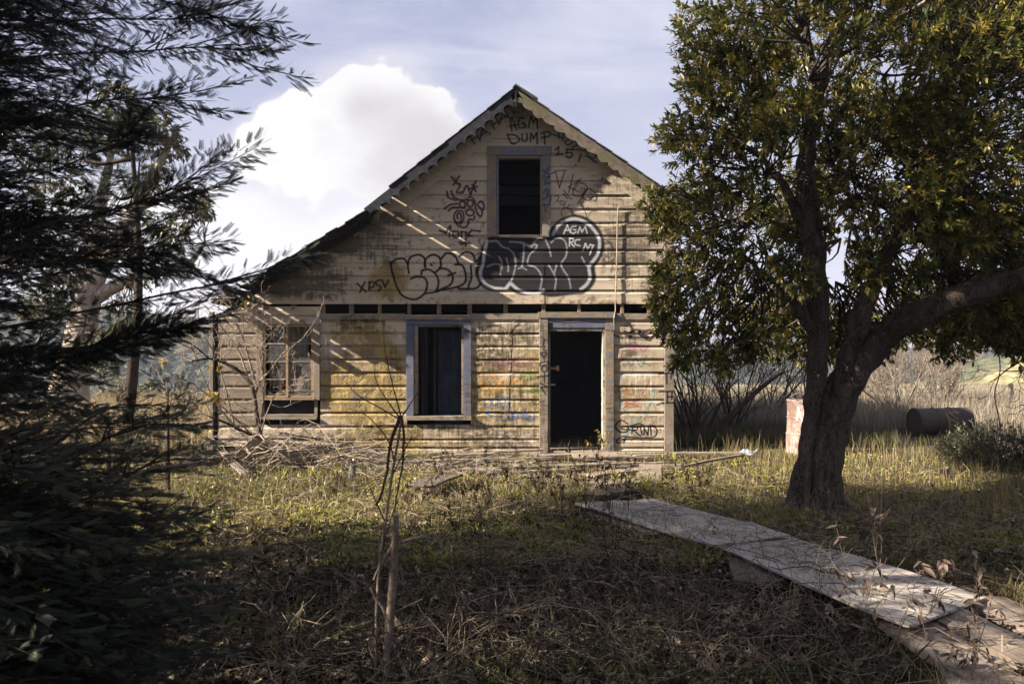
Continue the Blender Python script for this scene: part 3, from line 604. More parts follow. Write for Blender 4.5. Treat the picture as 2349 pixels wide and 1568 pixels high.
# roof: decking boards run front to back
roof = empty('roof', parent=house)
def roof_board(xa, xb, za, zb, y0, y1, th, mat, parent=roof, name='roof_board'):
    vs = [(xa, y0, za), (xb, y0, zb), (xb, y0, zb - th), (xa, y0, za - th), (xa, y1, za), (xb, y1, zb), (xb, y1, zb - th), (xa, y1, za - th)]
    MB().add(vs, [(0, 1, 2, 3), (7, 6, 5, 4), (0, 4, 5, 1), (1, 5, 6, 2), (2, 6, 7, 3), (3, 7, 4, 0)]).build(name, mat, parent)
def slope_boards(xa, xb, w, gap, mat, dz=0, ragged=.01):
    n = int(abs(xb - xa) / w + .5); e = np.linspace(xa, xb, n + 1)
    for a, c in zip(e, e[1:]):
        g = gap / 2 * (1 if c > a else -1)
        roof_board(a + g, c - g, ZR(a + g) + dz, ZR(c - g) + dz, -OV + brd.uniform(0, ragged), 7.15, .024, mat)
ZR = lambda x: PEAK[1] - (.683 if x > PEAK[0] else .788) * abs(x - PEAK[0]) - .02
slope_boards(PEAK[0], -2.02, .165, .004, M_ROOF); roof_board(-2.025, -2.20, ZR(-2.025) - .045, ZR(-2.20) - .038, -OV, 7.1, .018, M_ROOF); roof_board(-2.205, -2.41, ZR(-2.205) - .088, ZR(-2.41) - .07, -OV, 7.1, .018, M_ROOF); slope_boards(PEAK[0], 2.86, .165, .004, M_ROOF)
# covering with uneven courses on top of the decking
def covering(xa, xb, s, n, name='roof_covering'):
    for i in range(n):
        a = xa + (xb - xa) * i / n; c = xa + (xb - xa) * (i + 1.06) / n; zf = lambda x: PEAK[1] - s * abs(x - PEAK[0]) + .006
        j = brd.uniform(0, .012); roof_board(a, c, zf(a) + .003 + j * .3, zf(c) + .012 + j, -OV - .035 + brd.uniform(-.008, .012), 7.2, .012, M_SHING, roof, name)
covering(PEAK[0], -1.99, .788, 9); covering(PEAK[0] + .02, 2.90, .683, 11)
MB().add([(PEAK[0] - .05, -OV - .06, PEAK[1] - .01), (PEAK[0], -OV - .06, PEAK[1] + .045), (PEAK[0] + .36, -OV - .06, PEAK[1] - .185), (PEAK[0] + .36, -OV - .06, PEAK[1] - .215), (PEAK[0], -OV - .06, PEAK[1] + .02), (PEAK[0] - .05, 7.2, PEAK[1] - .01), (PEAK[0], 7.2, PEAK[1] + .045), (PEAK[0] + .36, 7.2, PEAK[1] - .185), (PEAK[0] + .36, 7.2, PEAK[1] - .215), (PEAK[0], 7.2, PEAK[1] + .02)],
         [(0, 1, 2, 3, 4), (0, 5, 6, 1), (1, 6, 7, 2), (2, 7, 8, 3)]).build('ridge_cap', M_SHING, roof)
# lean-to decking; the last boards at the low end have gaps and slipped ends
ZL = lambda x: 3.92 - .611 * (-2.35 - x) - .01
xs = -2.36; OV2 = .6
for k in range(12):
    w = .155; a, c = xs, xs - w
    dzz = brd.uniform(-.012, .012)
    roof_board(a, c + .004, ZL(a) + dzz, ZL(c) + dzz, -OV2 + brd.uniform(-.06, .05), 7.1, .026, M_ROOF)
    roof_board(a + .02, c - .01, ZL(a) + dzz + .012 + .03, ZL(c) + dzz + .012 + .02, -OV2 - .03 + brd.uniform(-.05, .04), 7.1, .016, M_ROOF, roof, 'wood_shingle')
    xs = c
for k, (px, py, w, gap, dz, yo) in enumerate(((610, 632, .12, .03, 0, -.04), (585, 646, .11, 0, .02, .06), (560, 660, .12, 0, .0, -.08), (535, 672, .11, 0, .03, .05), (512, 684, .12, 0, .02, -.1), (490, 695, .11, 0, .0, .02))):
    c_ = W(px, py, D - .5); a = c_[0] + w / 2; c = c_[0] - w / 2; z = c_[2] + .05
    roof_board(a, c, z + w * .2, z - w * .22, -.5 + yo * .6, 5.5, .03, M_ROOF)
# the loose top board of the lean-to, tilted, and the slit beside it
for (x, z, sgn) in ((-4.3, 0, 0), (-3.4, 0, 0), (-2.6, 0, 0)):
    pass
for yk_ in (-.28, .6, 1.2): roof_board(-2.40, -4.62, ZL(-2.40) - .035, ZL(-4.62) - .035, yk_, yk_ + .045, .10, M_ROOF, roof, 'rafter')
rl = MB(); rl.prism([(-2.42, ZL(-2.42) - .04), (-4.75, ZL(-4.75) - .04), (-4.75, ZL(-4.75) - .15), (-2.42, ZL(-2.42) - .15)], .045, .085); rl.build('rafter', M_STUD, roof)
# scalloped bargeboards under both rakes
def barge(x0, x1, s, w, nsc, depth, name, mat, decay, y=-OV):
    L = math.hypot(x1 - x0, s * (x1 - x0)); ux = (x1 - x0) / L; uz = -s * abs(x1 - x0) / L; nx, nz = (uz if x1 > x0 else -uz), (-abs(ux))
    nx = -abs(uz) if x1 > x0 else abs(uz)
    up = []; lo = []
    m = MB(); per = 9; N = nsc * per
    ts = [i / N * L for i in range(N + 1)]
    def low(t):
        ph = (t / L * nsc) % 1; prof = w - depth * math.sqrt(max(0, 1 - (2 * ph - 1) ** 2)) if mat is M_BARGEL else w - depth * (1 - abs(math.sin(ph * math.pi)))
        return prof - decay * abs(mnoise.noise(Vector((t * 7, 3.3, s))))
    P = lambda t, o: (x0 + ux * t + nx * o, PEAK[1] - .028 + uz * t - (s * abs(x0 - PEAK[0])) + nz * o)
    vs = []; fs = []
    for t in ts:
        a = P(t, 0); b = P(t, max(.03, low(t)))
        vs += [(a[0], y - .02, a[1]), (b[0], y - .02, b[1]), (a[0], y + .012, a[1]), (b[0], y + .012, b[1])]
    for i in range(N):
        k = i * 4; fs += [(k, k + 1, k + 5, k + 4), (k + 2, k + 6, k + 7, k + 3), (k + 1, k + 3, k + 7, k + 5), (k, k + 4, k + 6, k + 2)]
    fs += [(0, 2, 3, 1), (N * 4, N * 4 + 1, N * 4 + 3, N * 4 + 2)]
    m.add(vs, fs); return m.build(name, mat, house)
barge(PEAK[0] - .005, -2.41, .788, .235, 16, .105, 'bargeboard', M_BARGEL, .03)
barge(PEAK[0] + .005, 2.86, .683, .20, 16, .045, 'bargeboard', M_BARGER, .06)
rb = MB(); rb.prism([(PEAK[0] - .012, PEAK[1] - .05), (PEAK[0] + .012, PEAK[1] - .05), (PEAK[0] + .012, PEAK[1] - .33), (PEAK[0] - .012, PEAK[1] - .3)], -OV - .03, -OV + .03); rb.build('peak_post', M_BARGEL, house)
# trims and openings
def trims(grp, specs):
    for (nm, x0, x1, yt, yb, y0, y1, mt) in specs:
        m = MB(); m.box(fx(x0), fx(x1), y0, y1, fz(yb), fz(yt)); m.build(nm, mt, grp, bevel=.004)
w = empty('attic_window', parent=house)
trims(w, [('head_trim', 1117, 1265, 336, 357, -.035, .005, M_BLUETRIM), ('side_trim', 1117.5, 1139, 357.5, 545, -.03, .005, M_BLUETRIM), ('side_trim', 1243.5, 1262.5, 357.5, 545, -.03, .005, M_BLUETRIM),
          ('jamb', 1139.5, 1144, 358, 543, -.01, .16, M_BLUE), ('jamb', 1239.5, 1243, 358, 543, -.01, .16, M_BLUETRIM), ('sill', 1137, 1245, 543.5, 548, -.02, .14, M_BLUETRIM), ('head_jamb', 1144.5, 1239, 357.5, 362.5, -.005, .15, M_TRIM)])
MB().box(fx(1216), fx(1230), .8, .9, fz(543), fz(520)).build('crate_inside', M_PLANKD, w)
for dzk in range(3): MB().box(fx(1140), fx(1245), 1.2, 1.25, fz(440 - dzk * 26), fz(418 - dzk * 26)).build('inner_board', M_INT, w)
w = empty('blue_window', parent=house)
trims(w, [('head_cap', 929, 1083, 724, 733.5, -.06, .005, M_BLUETRIM), ('head_trim', 932, 1081, 734, 745, -.032, .005, M_BLUE), ('side_trim', 932, 949.5, 745.5, 953, -.03, .005, M_BLUE), ('side_trim', 1064, 1081, 745.5, 953, -.03, .005, M_BLUE),
          ('jamb', 950, 959, 746, 949, -.01, .045, M_TRIM), ('jamb', 1059, 1063.5, 746, 949, -.01, .045, M_TRIM), ('head_jamb', 959.5, 1058.5, 745.5, 749, -.005, .17, M_TRIM), ('sill', 932, 1082, 953.5, 963, -.075, .16, M_TRIM)])
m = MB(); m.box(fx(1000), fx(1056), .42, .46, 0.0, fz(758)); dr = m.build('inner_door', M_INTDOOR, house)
for (za, zb) in ((800, 860), (880, 960)):
    for (xa, xb) in ((1008, 1026), (1031, 1049)): MB().box(fx(xa), fx(xb), .408, .421, fz(zb), fz(za)).build('door_panel', M_INTDOOR, dr, bevel=.006)
for xa in (962, 970, 990): MB().box(fx(xa), fx(xa) + .045, .3, .34, 0, fz(752)).build('inner_board', M_INT, house)
w = empty('door_frame', parent=house)
trims(w, [('head_cap', 1234, 1409, 716, 729.5, -.07, .005, M_BLUETRIM), ('head_trim', 1257, 1388, 730, 752, -.03, .005, M_BLUE), ('side_trim', 1237, 1256.5, 730, 1047, -.055, .005, M_TRIM), ('side_trim', 1388.5, 1407.5, 730, 1045, -.035, .005, M_BLUETRIM),
          ('jamb', 1257, 1262.5, 753, 1037, -.01, .16, M_TRIM), ('jamb', 1382, 1388, 753, 1037, -.01, .16, M_PALE), ('head_jamb', 1263, 1381.5, 752.5, 759.5, -.015, .15, M_TRIM), ('threshold', 1257, 1388, 1037.5, 1043, -.06, .18, M_PLANKD)])
MB().box(fx(1263), fx(1277), .02, .06, fz(847), fz(842)).box(fx(1276), fx(1283), .01, .07, fz(850), fz(838)).build('latch', M_SASH, w, bevel=.003)
MB().box(fx(1262), fx(1274), .0, .03, fz(884), fz(880)).build('strike_plate', M_METAL, w)
# window with eight small panes
w = empty('sash_window', parent=house)
trims(w, [('side_trim', 588.5, 603.5, 738, 954, -.03, .005, M_PALE), ('head_trim', 588.5, 735, 727, 743.5, -.035, .005, M_PALE), ('side_trim', 720, 735, 744, 917, -.05, .005, M_TRIM), ('side_trim', 722, 729, 918, 956, -.02, .005, M_GREENTRIM), ('side_trim', 588.5, 600, 955, 961, -.03, .0, M_GREENTRIM),
          ('sill', 588, 728, 955.5, 961.5, -.06, .1, M_GREENTRIM), ('stop', 602, 606, 917, 955, -.01, .05, M_GREENTRIM), ('rail', 598, 724, 913, 917, -.075, .05, M_TRIM), ('bottom_rail', 606, 721, 949.5, 954.5, -.02, .05, M_PINK)])
MB().box(fx(606), fx(721), .05, .065, fz(950), fz(918)).build('back_board', M_INT, w)
for (x0, x1) in ((604, 662), (656.5, 719.5)):
    sa = MB(); y0 = -.02 if x0 == 604 else -.012; fw = 5.2
    for (a, b_, c_, d_) in ((x0, x0 + fw, 744.5, 912), (x1 - fw, x1, 744.5, 912), (x0 + fw, x1 - fw, 744.5, 749.5), (x0 + fw, x1 - fw, 907, 912)):
        sa.box(fx(a), fx(b_), y0, y0 + .035, fz(d_), fz(c_))
    if x0 > 604: sa.v = [(a, b_ + .002, c_) for a, b_, c_ in sa.v]
    sash = sa.build('sash', M_SASH, w, bevel=.002)
    for yr in (788, 829, 869.5): MB().box(fx(x0 + fw), fx(x1 - fw), y0 + .006, y0 + .028, fz(yr + 1.3), fz(yr - 1.3)).build('muntin', M_PALE, w)
    rows = [749.5, 786.7, 789.3, 827.7, 830.3, 868.2, 870.8, 907]
    for r in range(4):
        a, b_ = fx(x0 + fw), fx(x1 - fw); z1, z0 = fz(rows[2 * r]), fz(rows[2 * r + 1]); W_, H_ = b_ - a, z1 - z0
        shp = [[(0, 1), (1, 1), (1, 0), (.75, .1), (.6, .35), (.62, .7), (.3, .9), (.1, .8)], [(0, 1), (1, 1), (1, 0), (0, 0), (0, .4), (.2, .5), (.15, .8)], [(1, 1), (1, 0), (.5, .1), (.6, .5), (.75, .7), (.6, 1)], [(0, 0), (1, 0), (1, .3), (.8, .15), (.55, .25), (.4, .1), (.2, .28), (0, .2)]][(r + (0 if x0 == 604 else 2)) % 4]
        MB().prism([(a + W_ * p, z0 + H_ * q) for p, q in shp], y0 + .014, y0 + .018).build('glass_pane', M_GLASS, w)
# curtain scrap with folds, and a plank leaning behind the panes
vs = []; fs = []; n = 34
for i in range(n):
    x = fx(612) + (fx(700) - fx(612)) * i / (n - 1); yv = .16 + .018 * math.sin(i * 1.4) + .01 * math.sin(i * .53)
    zb = fz(900) + .25 * abs(mnoise.noise(Vector((i * .3, 0, 0)))) + (.5 if 12 < i < 16 else 0)
    vs += [(x, yv, zb), (x, yv + .01, fz(748))]
for i in range(n - 1): fs.append((2 * i, 2 * i + 2, 2 * i + 3, 2 * i + 1))
cu = MB().add(vs, fs).build('curtain', M_CLOTH, w); sm = cu.modifiers.new('solid', 'SOLIDIFY'); sm.thickness = .003
MB().obox(((fx(682) + fx(700)) / 2, .1, (fz(905) + fz(822)) / 2), (.055 * .96, 0, .055 * .25), (0, .01, 0), (.09, 0, .34 * -1 * -1)).build('leaning_plank', M_PLANK, w)
MB().obox((fx(706), .08, fz(868)), (.018, 0, .004), (0, .01, 0), (.03, 0, .27)).build('leaning_stick', M_PLANK, w)
# conduit, cable, vent pipe
def curve_tube(name, pts, r, mat, parent=None, K=None, sides=6, radii=None):
    pts = np.asarray(pts, float); K = K or len(pts) * 5; P = resample(pts, K)
    R = np.full(K, r) if radii is None else resample(np.c_[radii, np.zeros(len(radii)), np.zeros(len(radii))], K)[:, 0]
    v_, f_ = tubes(P[None], R[None], sides); return fast_mesh(name, v_, f_, mat, parent, smooth=True)
L_ = lambda px, py, y: (fx(px), y, fz(py))
curve_tube('conduit', [L_(1465, 473, -.03), L_(1432, 474, -.035), L_(1419, 478, -.04), L_(1416, 495, -.04), L_(1414, 600, -.035), L_(1411, 690, -.04), L_(1411, 712, -.05), L_(1407, 730, -.09), L_(1408, 755, -.07)], .0095, M_METAL, house, K=60)
curve_tube('cable', [L_(1256, 738, -.09), L_(1275, 741, -.08), L_(1310, 739, -.075), L_(1360, 742, -.08), L_(1400, 748, -.08), L_(1420, 760, -.05), L_(1465, 769, -.04), L_(1500, 757, -.03), L_(1523, 748, -.03)], .004, M_METAL, house, K=60)
curve_tube('cable', [L_(1180, 735, -.03), L_(1168, 760, -.02), L_(1163, 840, -.02), L_(1160, 900, -.02), L_(1158, 960, -.02)], .003, M_METAL, house, K=40)
curve_tube('vent_pipe', [L_(1466, 763, .02), L_(1466, 763, -.012), L_(1466, 763, -.05)], .042, M_PLANKD, house, K=6, sides=14)
curve_tube('loose_wire', [L_(1419, 549, -.03), L_(1440, 558, -.06), L_(1462, 568, -.03), L_(1480, 580, -.05)], .003, M_PLANKD, house, K=20)
# ================================================================ ground and hills
def ground_mat():
    m, t, b = new_mat('soil'); co = t.coord(); n = t.noise(co, .8, 6, .6); k = t.noise(co, 14, 6, .7); q = t.noise(co, .03, 4, .6)
    _, y, _ = t.sep(co)
    c = t.mix(k.ss(.35, .65), (.018, .014, .010), (.06, .046, .031)); c = t.mix(n.ss(.45, .6) * .5, c, (.06, .065, .022))
    c = t.mix(y.ss(16, 30), c, t.mix(q.ss(.4, .6), (.20, .17, .10), (.13, .13, .07)))
    t.set(b.inputs['Base Color'], c); t.set(b.inputs['Normal'], t.bump(k, .9, .05)); return m
gx = np.unique(np.concatenate([np.linspace(-600, -40, 15), np.linspace(-40, -14, 27), np.linspace(-14, 14, 141), np.linspace(14, 40, 27), np.linspace(40, 600, 15)]))
gy = np.unique(np.concatenate([np.linspace(-60, -4, 15), np.linspace(-4, 20, 121), np.linspace(20, 60, 41), np.linspace(60, 900, 30)]))
X, Y = np.meshgrid(gx, gy); Z = terrain(X, Y) + np.where(Y < 16, .015 * np.sin(X * 7) * np.sin(Y * 6), 0)
def grid_faces(ny, nx):
    i, j = np.meshgrid(np.arange(ny - 1), np.arange(nx - 1), indexing='ij'); a = i * nx + j
    return np.stack([a, a + 1, a + nx + 1, a + nx], -1).reshape(-1, 4)
tag(fast_mesh('ground', np.stack([X, Y, Z], -1).reshape(-1, 3), grid_faces(len(gy), len(gx)), ground_mat(), smooth=True), 'rough ground of the yard running out to the valley', kind='structure')
def hill_mat(name, a, b_, c_):
    m, t, b = new_mat(name); co = t.coord(); n = t.noise(co, .05, 7, .65); k = t.voro(t.mapv(co, (1, 1, 1.6)), .28); q = t.noise(co, .012, 3)
    c = t.mix(n.ss(.4, .6), a, b_); c = t.mix((k.ss(.2, .8)) * .5, c, tuple(x * .4 for x in a)); c = t.mix(q.ss(.5, .62), c, c_)
    t.set(b.inputs['Base Color'], c); t.set(b.inputs['Normal'], t.bump(k * -1.0 + n, 1.0, 2.0)); return m
def ridge(name, label, x0, x1, Yb, prof, depth, mat, base=-12, seed=0, rough=2.0):
    xs_ = np.linspace(x0, x1, 160); top = np.interp(xs_, [p[0] for p in prof], [p[1] for p in prof]); vs = []
    ts = np.linspace(0, 1, 40)
    for t_ in ts:
        sh = math.sin(t_ * math.pi / 2) if t_ <= 1 else 1
        row = np.stack([xs_, Yb + depth * t_ + 0 * xs_, base + (top - base) * sh], -1); vs.append(row)
    for t_ in np.linspace(.1, 1, 8): vs.append(np.stack([xs_, Yb + depth * (1 + t_ * .8) + 0 * xs_, base + (top - base) * (1 - t_)], -1))
    V = np.stack(vs); nz = np.array([[mnoise.fractal(Vector((p[0] * .03 + seed, p[1] * .03, p[2] * .03)), 1, 2, 4) for p in r] for r in V]); V[..., 2] += nz * rough
    return tag(fast_mesh(name, V.reshape(-1, 3), grid_faces(V.shape[0], V.shape[1]), mat, smooth=True), label, kind='structure')
HM1 = hill_mat('far_forest_slope', (.022, .032, .022), (.05, .06, .035), (.09, .085, .05)); HM2 = hill_mat('grassy_slope', (.13, .13, .06), (.24, .21, .11), (.05, .06, .03))
def hz(px, py, Y): w_ = W(px, py, Y); return (w_[0], w_[2])
Yh = 290
ridge('hills', 'wooded ridge across the valley on the left', -380, 60, 170, [hz(-500, 690, Yh), hz(100, 720, Yh), hz(300, 744, Yh), hz(380, 748, Yh), hz(480, 757, Yh), hz(700, 775, Yh), hz(1100, 800, Yh), hz(1560, 830, Yh)], 120, HM1, seed=1, rough=3)
ridge('hills', 'hazy low ridge beyond the bare bushes', -40, 460, 300, [hz(1150, 815, 420), hz(1500, 806, 420), hz(1700, 800, 420), hz(1900, 808, 420), hz(2100, 812, 420), hz(2700, 790, 420)], 120, HM1, seed=4, rough=3)
ridge('hills', 'grassy hillside descending on the right edge', 40, 260, 120, [hz(1960, 960, 190), hz(2080, 900, 190), hz(2150, 866, 190), hz(2250, 820, 190), hz(2400, 770, 190), hz(3200, 600, 190)], 70, HM2, base=-14, seed=8, rough=2)
# scrub and tree crowns clothing the far slope
def ico():
    t_ = (1 + 5 ** .5) / 2; v_ = np.array([(-1, t_, 0), (1, t_, 0), (-1, -t_, 0), (1, -t_, 0), (0, -1, t_), (0, 1, t_), (0, -1, -t_), (0, 1, -t_), (t_, 0, -1), (t_, 0, 1), (-t_, 0, -1), (-t_, 0, 1)], float)
    f_ = np.array([(0, 11, 5), (0, 5, 1), (0, 1, 7), (0, 7, 10), (0, 10, 11), (1, 5, 9), (5, 11, 4), (11, 10, 2), (10, 7, 6), (7, 1, 8), (3, 9, 4), (3, 4, 2), (3, 2, 6), (3, 6, 8), (3, 8, 9), (4, 9, 5), (2, 4, 11), (6, 2, 10), (8, 6, 7), (9, 8, 1)])
    return v_ / np.linalg.norm(v_[0]), f_
IV, IF = ico()
def sub(v_, f_):
    vs = list(map(tuple, v_)); cache = {}; out = []
    def mid(a, b):
        k_ = (min(a, b), max(a, b))
        if k_ not in cache:
            p = (np.array(vs[a]) + np.array(vs[b])) / 2; vs.append(tuple(p / np.linalg.norm(p))); cache[k_] = len(vs) - 1
        return cache[k_]
    for a, b, c in f_:
        x, y, z = mid(a, b), mid(b, c), mid(c, a); out += [(a, x, z), (b, y, x), (c, z, y), (x, y, z)]
    return np.array(vs), np.array(out)
IV1, IF1 = sub(IV, IF)
def crowns(N, gen, seed, name, label, size, cols):
    rg = np.random.default_rng(seed); P = gen(rg, N); lump = IV1 * (1 + rg.normal(0, .22, (len(IV1), 1)))
    A = rg.random(N) * 6.28; Rm = np.zeros((N, 3, 3)); Rm[:, 0, 0] = np.cos(A); Rm[:, 0, 1] = -np.sin(A); Rm[:, 1, 0] = np.sin(A); Rm[:, 1, 1] = np.cos(A); Rm[:, 2, 2] = rg.uniform(.8, 1.5, N)
    v_, f_ = stamp(lump, IF1, P, Rm, rg.uniform(size[0], size[1], N)); v_ += rg.normal(0, size[0] * .12, v_.shape)
    col = np.repeat(pick(cols, N, rg), len(lump), 0) * (0.8 + .4 * rg.random((len(v_), 1)))
    return tag(fast_mesh(name, v_, f_, M_NEEDLE, col=col), label, kind='stuff')
def g_left(rg, N):
    px = rg.uniform(-100, 560, N); t_ = rg.random(N) ** .8; Yy = 175 + 115 * t_; top = np.interp(px, [-500, 100, 300, 380, 480, 700], [690, 720, 744, 748, 757, 775])
    zt = EYE + (HY - top) * 290 / F; z = -12 + (zt + 12) * np.sin(t_ * np.pi / 2); return np.stack([(px - CX) * Yy / F, Yy, z + .5], -1)
crowns(2600, g_left, 5, 'far_forest', 'far wooded hillside seen past the house on the left', (1.4, 3.2), [(.022, .032, .02), (.035, .045, .024), (.06, .06, .035), (.018, .026, .02)])
def g_r(rg, N):
    px = rg.uniform(1500, 2400, N); t_ = rg.random(N); Yy = 300 + 110 * t_; z = -12 + (HY - 808 + 8) * 0 + (EYE + 2 + 12) * np.sin(t_ * np.pi / 2); return np.stack([(px - CX) * Yy / F, Yy, z], -1)
crowns(900, g_r, 6, 'far_forest', 'hazy woodland far beyond the field on the right', (1.5, 3.6), [(.022, .032, .02), (.04, .045, .028)])
# haze
hm = bpy.data.materials.new('haze'); hm.use_nodes = True; ht = T(hm.node_tree); hm.node_tree.nodes.remove(hm.node_tree.nodes['Principled BSDF'])
pv = ht.new('ShaderNodeVolumePrincipled'); pv.inputs['Color'].default_value = (.70, .78, 1.0, 1); pv.inputs['Density'].default_value = .00042; pv.inputs['Anisotropy'].default_value = .1
hm.node_tree.links.new(pv.outputs[0], hm.node_tree.nodes['Material Output'].inputs['Volume'])
hb = MB(); hb.box(-620, 620, -62, 905, -35, 34); tag(hb.build('haze', hm), kind='stuff')

# ================================================================ plant kit
def branching(start, dirv, L, r, rg, levels, nchild=(3, 5), spread=.7, up=.15, K=6, wob=.18, out=None, lv=0, ratio=.62):
    """recursive bare twigs; polylines of K points appended to out as (pts, radii, level)"""
    d0 = dirv / np.linalg.norm(dirv); P = [start]; dd = d0.copy()
    for i in range(K - 1):
        dd = dd + rg.normal(0, wob, 3) + np.array((0, 0, up * .3)); dd /= np.linalg.norm(dd); P.append(P[-1] + dd * L / (K - 1))
    P = np.array(P); R = np.linspace(r, r * .45, K); out.append((P, R, lv))
    if lv < levels:
        for _ in range(rg.integers(nchild[0], nchild[1] + 1)):
            i = rg.integers(1, K); base = P[i]; dl = norm(P[min(i, K - 1)] - P[i - 1]); nd = norm(dl + rg.normal(0, spread, 3) + np.array((0, 0, up)))
            branching(base, nd, L * ratio * rg.uniform(.7, 1.1), R[i] * .68, rg, levels, nchild, spread, up, K, wob, out, lv + 1, ratio)
    return out
def twigs_mesh(name, out, mat, parent=None, sides=4, col=None, rmin=.0015):
    P = np.stack([o[0] for o in out]); R = np.maximum(np.stack([o[1] for o in out]), rmin); v_, f_ = tubes(P, R, sides)
    return fast_mesh(name, v_, f_, mat, parent, smooth=True, col=None if col is None else np.tile(col, (len(v_), 1)))
# leaf template: pointed oval folded along the midrib, 6 tris
LV = np.array([(0, 0, 0), (.35, .17, .05), (.72, .13, .03), (1, 0, -.06), (.72, -.13, .03), (.35, -.17, .05), (.5, 0, -.01)])
LFc = np.array([(0, 6, 1), (1, 6, 2), (2, 6, 3), (3, 6, 4), (4, 6, 5), (5, 6, 0)])
LV4 = np.array([(0, 0, 0), (.5, .17, .05), (1, 0, -.05), (.5, -.17, .05)]); LF4 = np.array([(0, 1, 2), (0, 2, 3)])
def leaf_clusters(centres, dirs, rg, nleaf=9, size=.09, cols=None, spread=1.0, tw=.10, detail=True):
    """whorls of leaves round twig tips"""
    N = len(centres); D0 = norm(dirs); fr = frames(D0, rg); tot = N * nleaf; idx = np.repeat(np.arange(N), nleaf)
    a = rg.random(tot) * 6.283; el = rg.uniform(.25, 1.25, tot) * spread; back = rg.random(tot) * tw
    loc = np.stack([np.cos(el), np.sin(el) * np.cos(a), np.sin(el) * np.sin(a)], -1); Dl = np.einsum('nij,nj->ni', fr[idx], loc) + np.array((0, 0, -.12))
    pos = centres[idx] - D0[idx] * back[:, None]; upv = np.tile([0, 0, 1.0], (tot, 1)); Rm = frames(norm(Dl), rg, upv)
    tv, tf = (LV, LFc) if detail else (LV4, LF4); s_ = size * rg.uniform(.6, 1.2, tot); v_, f_ = stamp(tv, tf, pos, Rm, s_)
    cl = pick(cols, N, rg, .15)[idx] * rg.uniform(.75, 1.25, (tot, 1)); return v_, f_, np.repeat(cl, len(tv), 0)

# ---------------------------------------------------------------- the broad-leaved tree on the right
YT = 8.4
bt = empty('broadleaf_tree', tuple(G(1870, 1165))); tag(bt, 'large leafy evergreen tree with a twisted dark double trunk right of the house', 'tree')
off = np.array(bt.location)
def scr(lst, Y=YT): return [W(p[0], p[1], (p[3] if len(p) > 3 else Y)) - off for p in lst], [p[2] for p in lst]
def limb(name, lst, mat, parent, K=40, sides=20, ridges=.12, twist=2.6, nz=.022):
    P, R = scr(lst); K = K; q = resample(np.c_[np.array(P), np.array(R)], K); v_, f_ = tubes(q[None, :, :3], q[None, :, 3], sides, ridges, twist)
    v_ = v_ + np.array([np.array(mnoise.noise_vector(Vector(p * 5))) * nz * 1.4 + np.array(mnoise.noise_vector(Vector((p[0] * 16, p[1] * 16, p[2] * 6)))) * nz * .7 for p in v_]); return fast_mesh(name, v_, f_, mat, parent, smooth=True)
tr = limb('trunk', [(1822, 1200, .20), (1828, 1165, .155), (1836, 1110, .115), (1846, 1050, .088), (1855, 1000, .078), (1862, 950, .08), (1868, 900, .088), (1876, 840, .098), (1880, 760, .105), (1876, 660, .105), (1866, 560, .10), (1852, 470, .098), (1845, 400, .09), (1853, 330, .08), (1872, 240, .068), (1895, 150, .055), (1925, 60, .045), (1950, -40, .035)], M_BARK, bt, 150, 40)
limb('trunk', [(1896, 1200, .22), (1894, 1165, .17), (1895, 1110, .145), (1899, 1050, .15), (1906, 1000, .155), (1918, 950, .165), (1935, 900, .17), (1962, 850, .165), (1992, 810, .155), (2032, 772, .145), (2090, 735, .135, 8.1), (2190, 690, .12, 7.8), (2349, 640, .10, 7.4), (2520, 600, .08, 7.1)], M_BARK, bt, 150, 40)
limb('limb', [(1925, 900, .12), (1945, 820, .11), (1972, 730, .10), (2015, 640, 0.086, 8.6), (2060, 540, 0.072, 8.8), (2120, 420, 0.059, 9), (2170, 300, 0.045, 9.1), (2230, 160, 0.036, 9.1)], M_BARK, bt, 60, 16)
limb('limb', [(1882, 760, .09), (1858, 745, .075), (1830, 700, .06), (1805, 660, .05), (1770, 640, .035), (1720, 600, .025), (1640, 560, .018, 8.2)], M_BARK, bt, 40, 12)
limb('limb', [(1850, 510, .07), (1828, 493, .055), (1800, 430, .045), (1786, 411, .04), (1750, 365, .03), (1708, 334, .022), (1640, 300, .015), (1560, 300, .01)], M_BARK, bt, 40, 12)
limb('limb', [(1900, 140, .05), (1925, 92, .045), (1975, 68, .035), (2033, 46, .03), (2131, 0, .022), (2200, -40, .018)], M_BARKP, bt, 40, 12)
limb('limb', [(1860, 300, .05), (1872, 200, .04), (1850, 80, .035), (1842, 40, .028), (1825, -40, .02)], M_BARK, bt, 40, 12)
for pts in ([(1835, 1165, .12), (1810, 1172, .07, 8.3), (1780, 1190, .03, 8.1)], [(1925, 1165, .11), (1950, 1175, .05, 8.2), (1985, 1190, .02, 8.0)], [(1870, 1170, .12, 8.2), (1866, 1190, .06, 8.0), (1862, 1215, .02, 7.8)]):
    limb('root', pts, M_BARK, bt, 16, 12)
rg = np.random.default_rng(21)
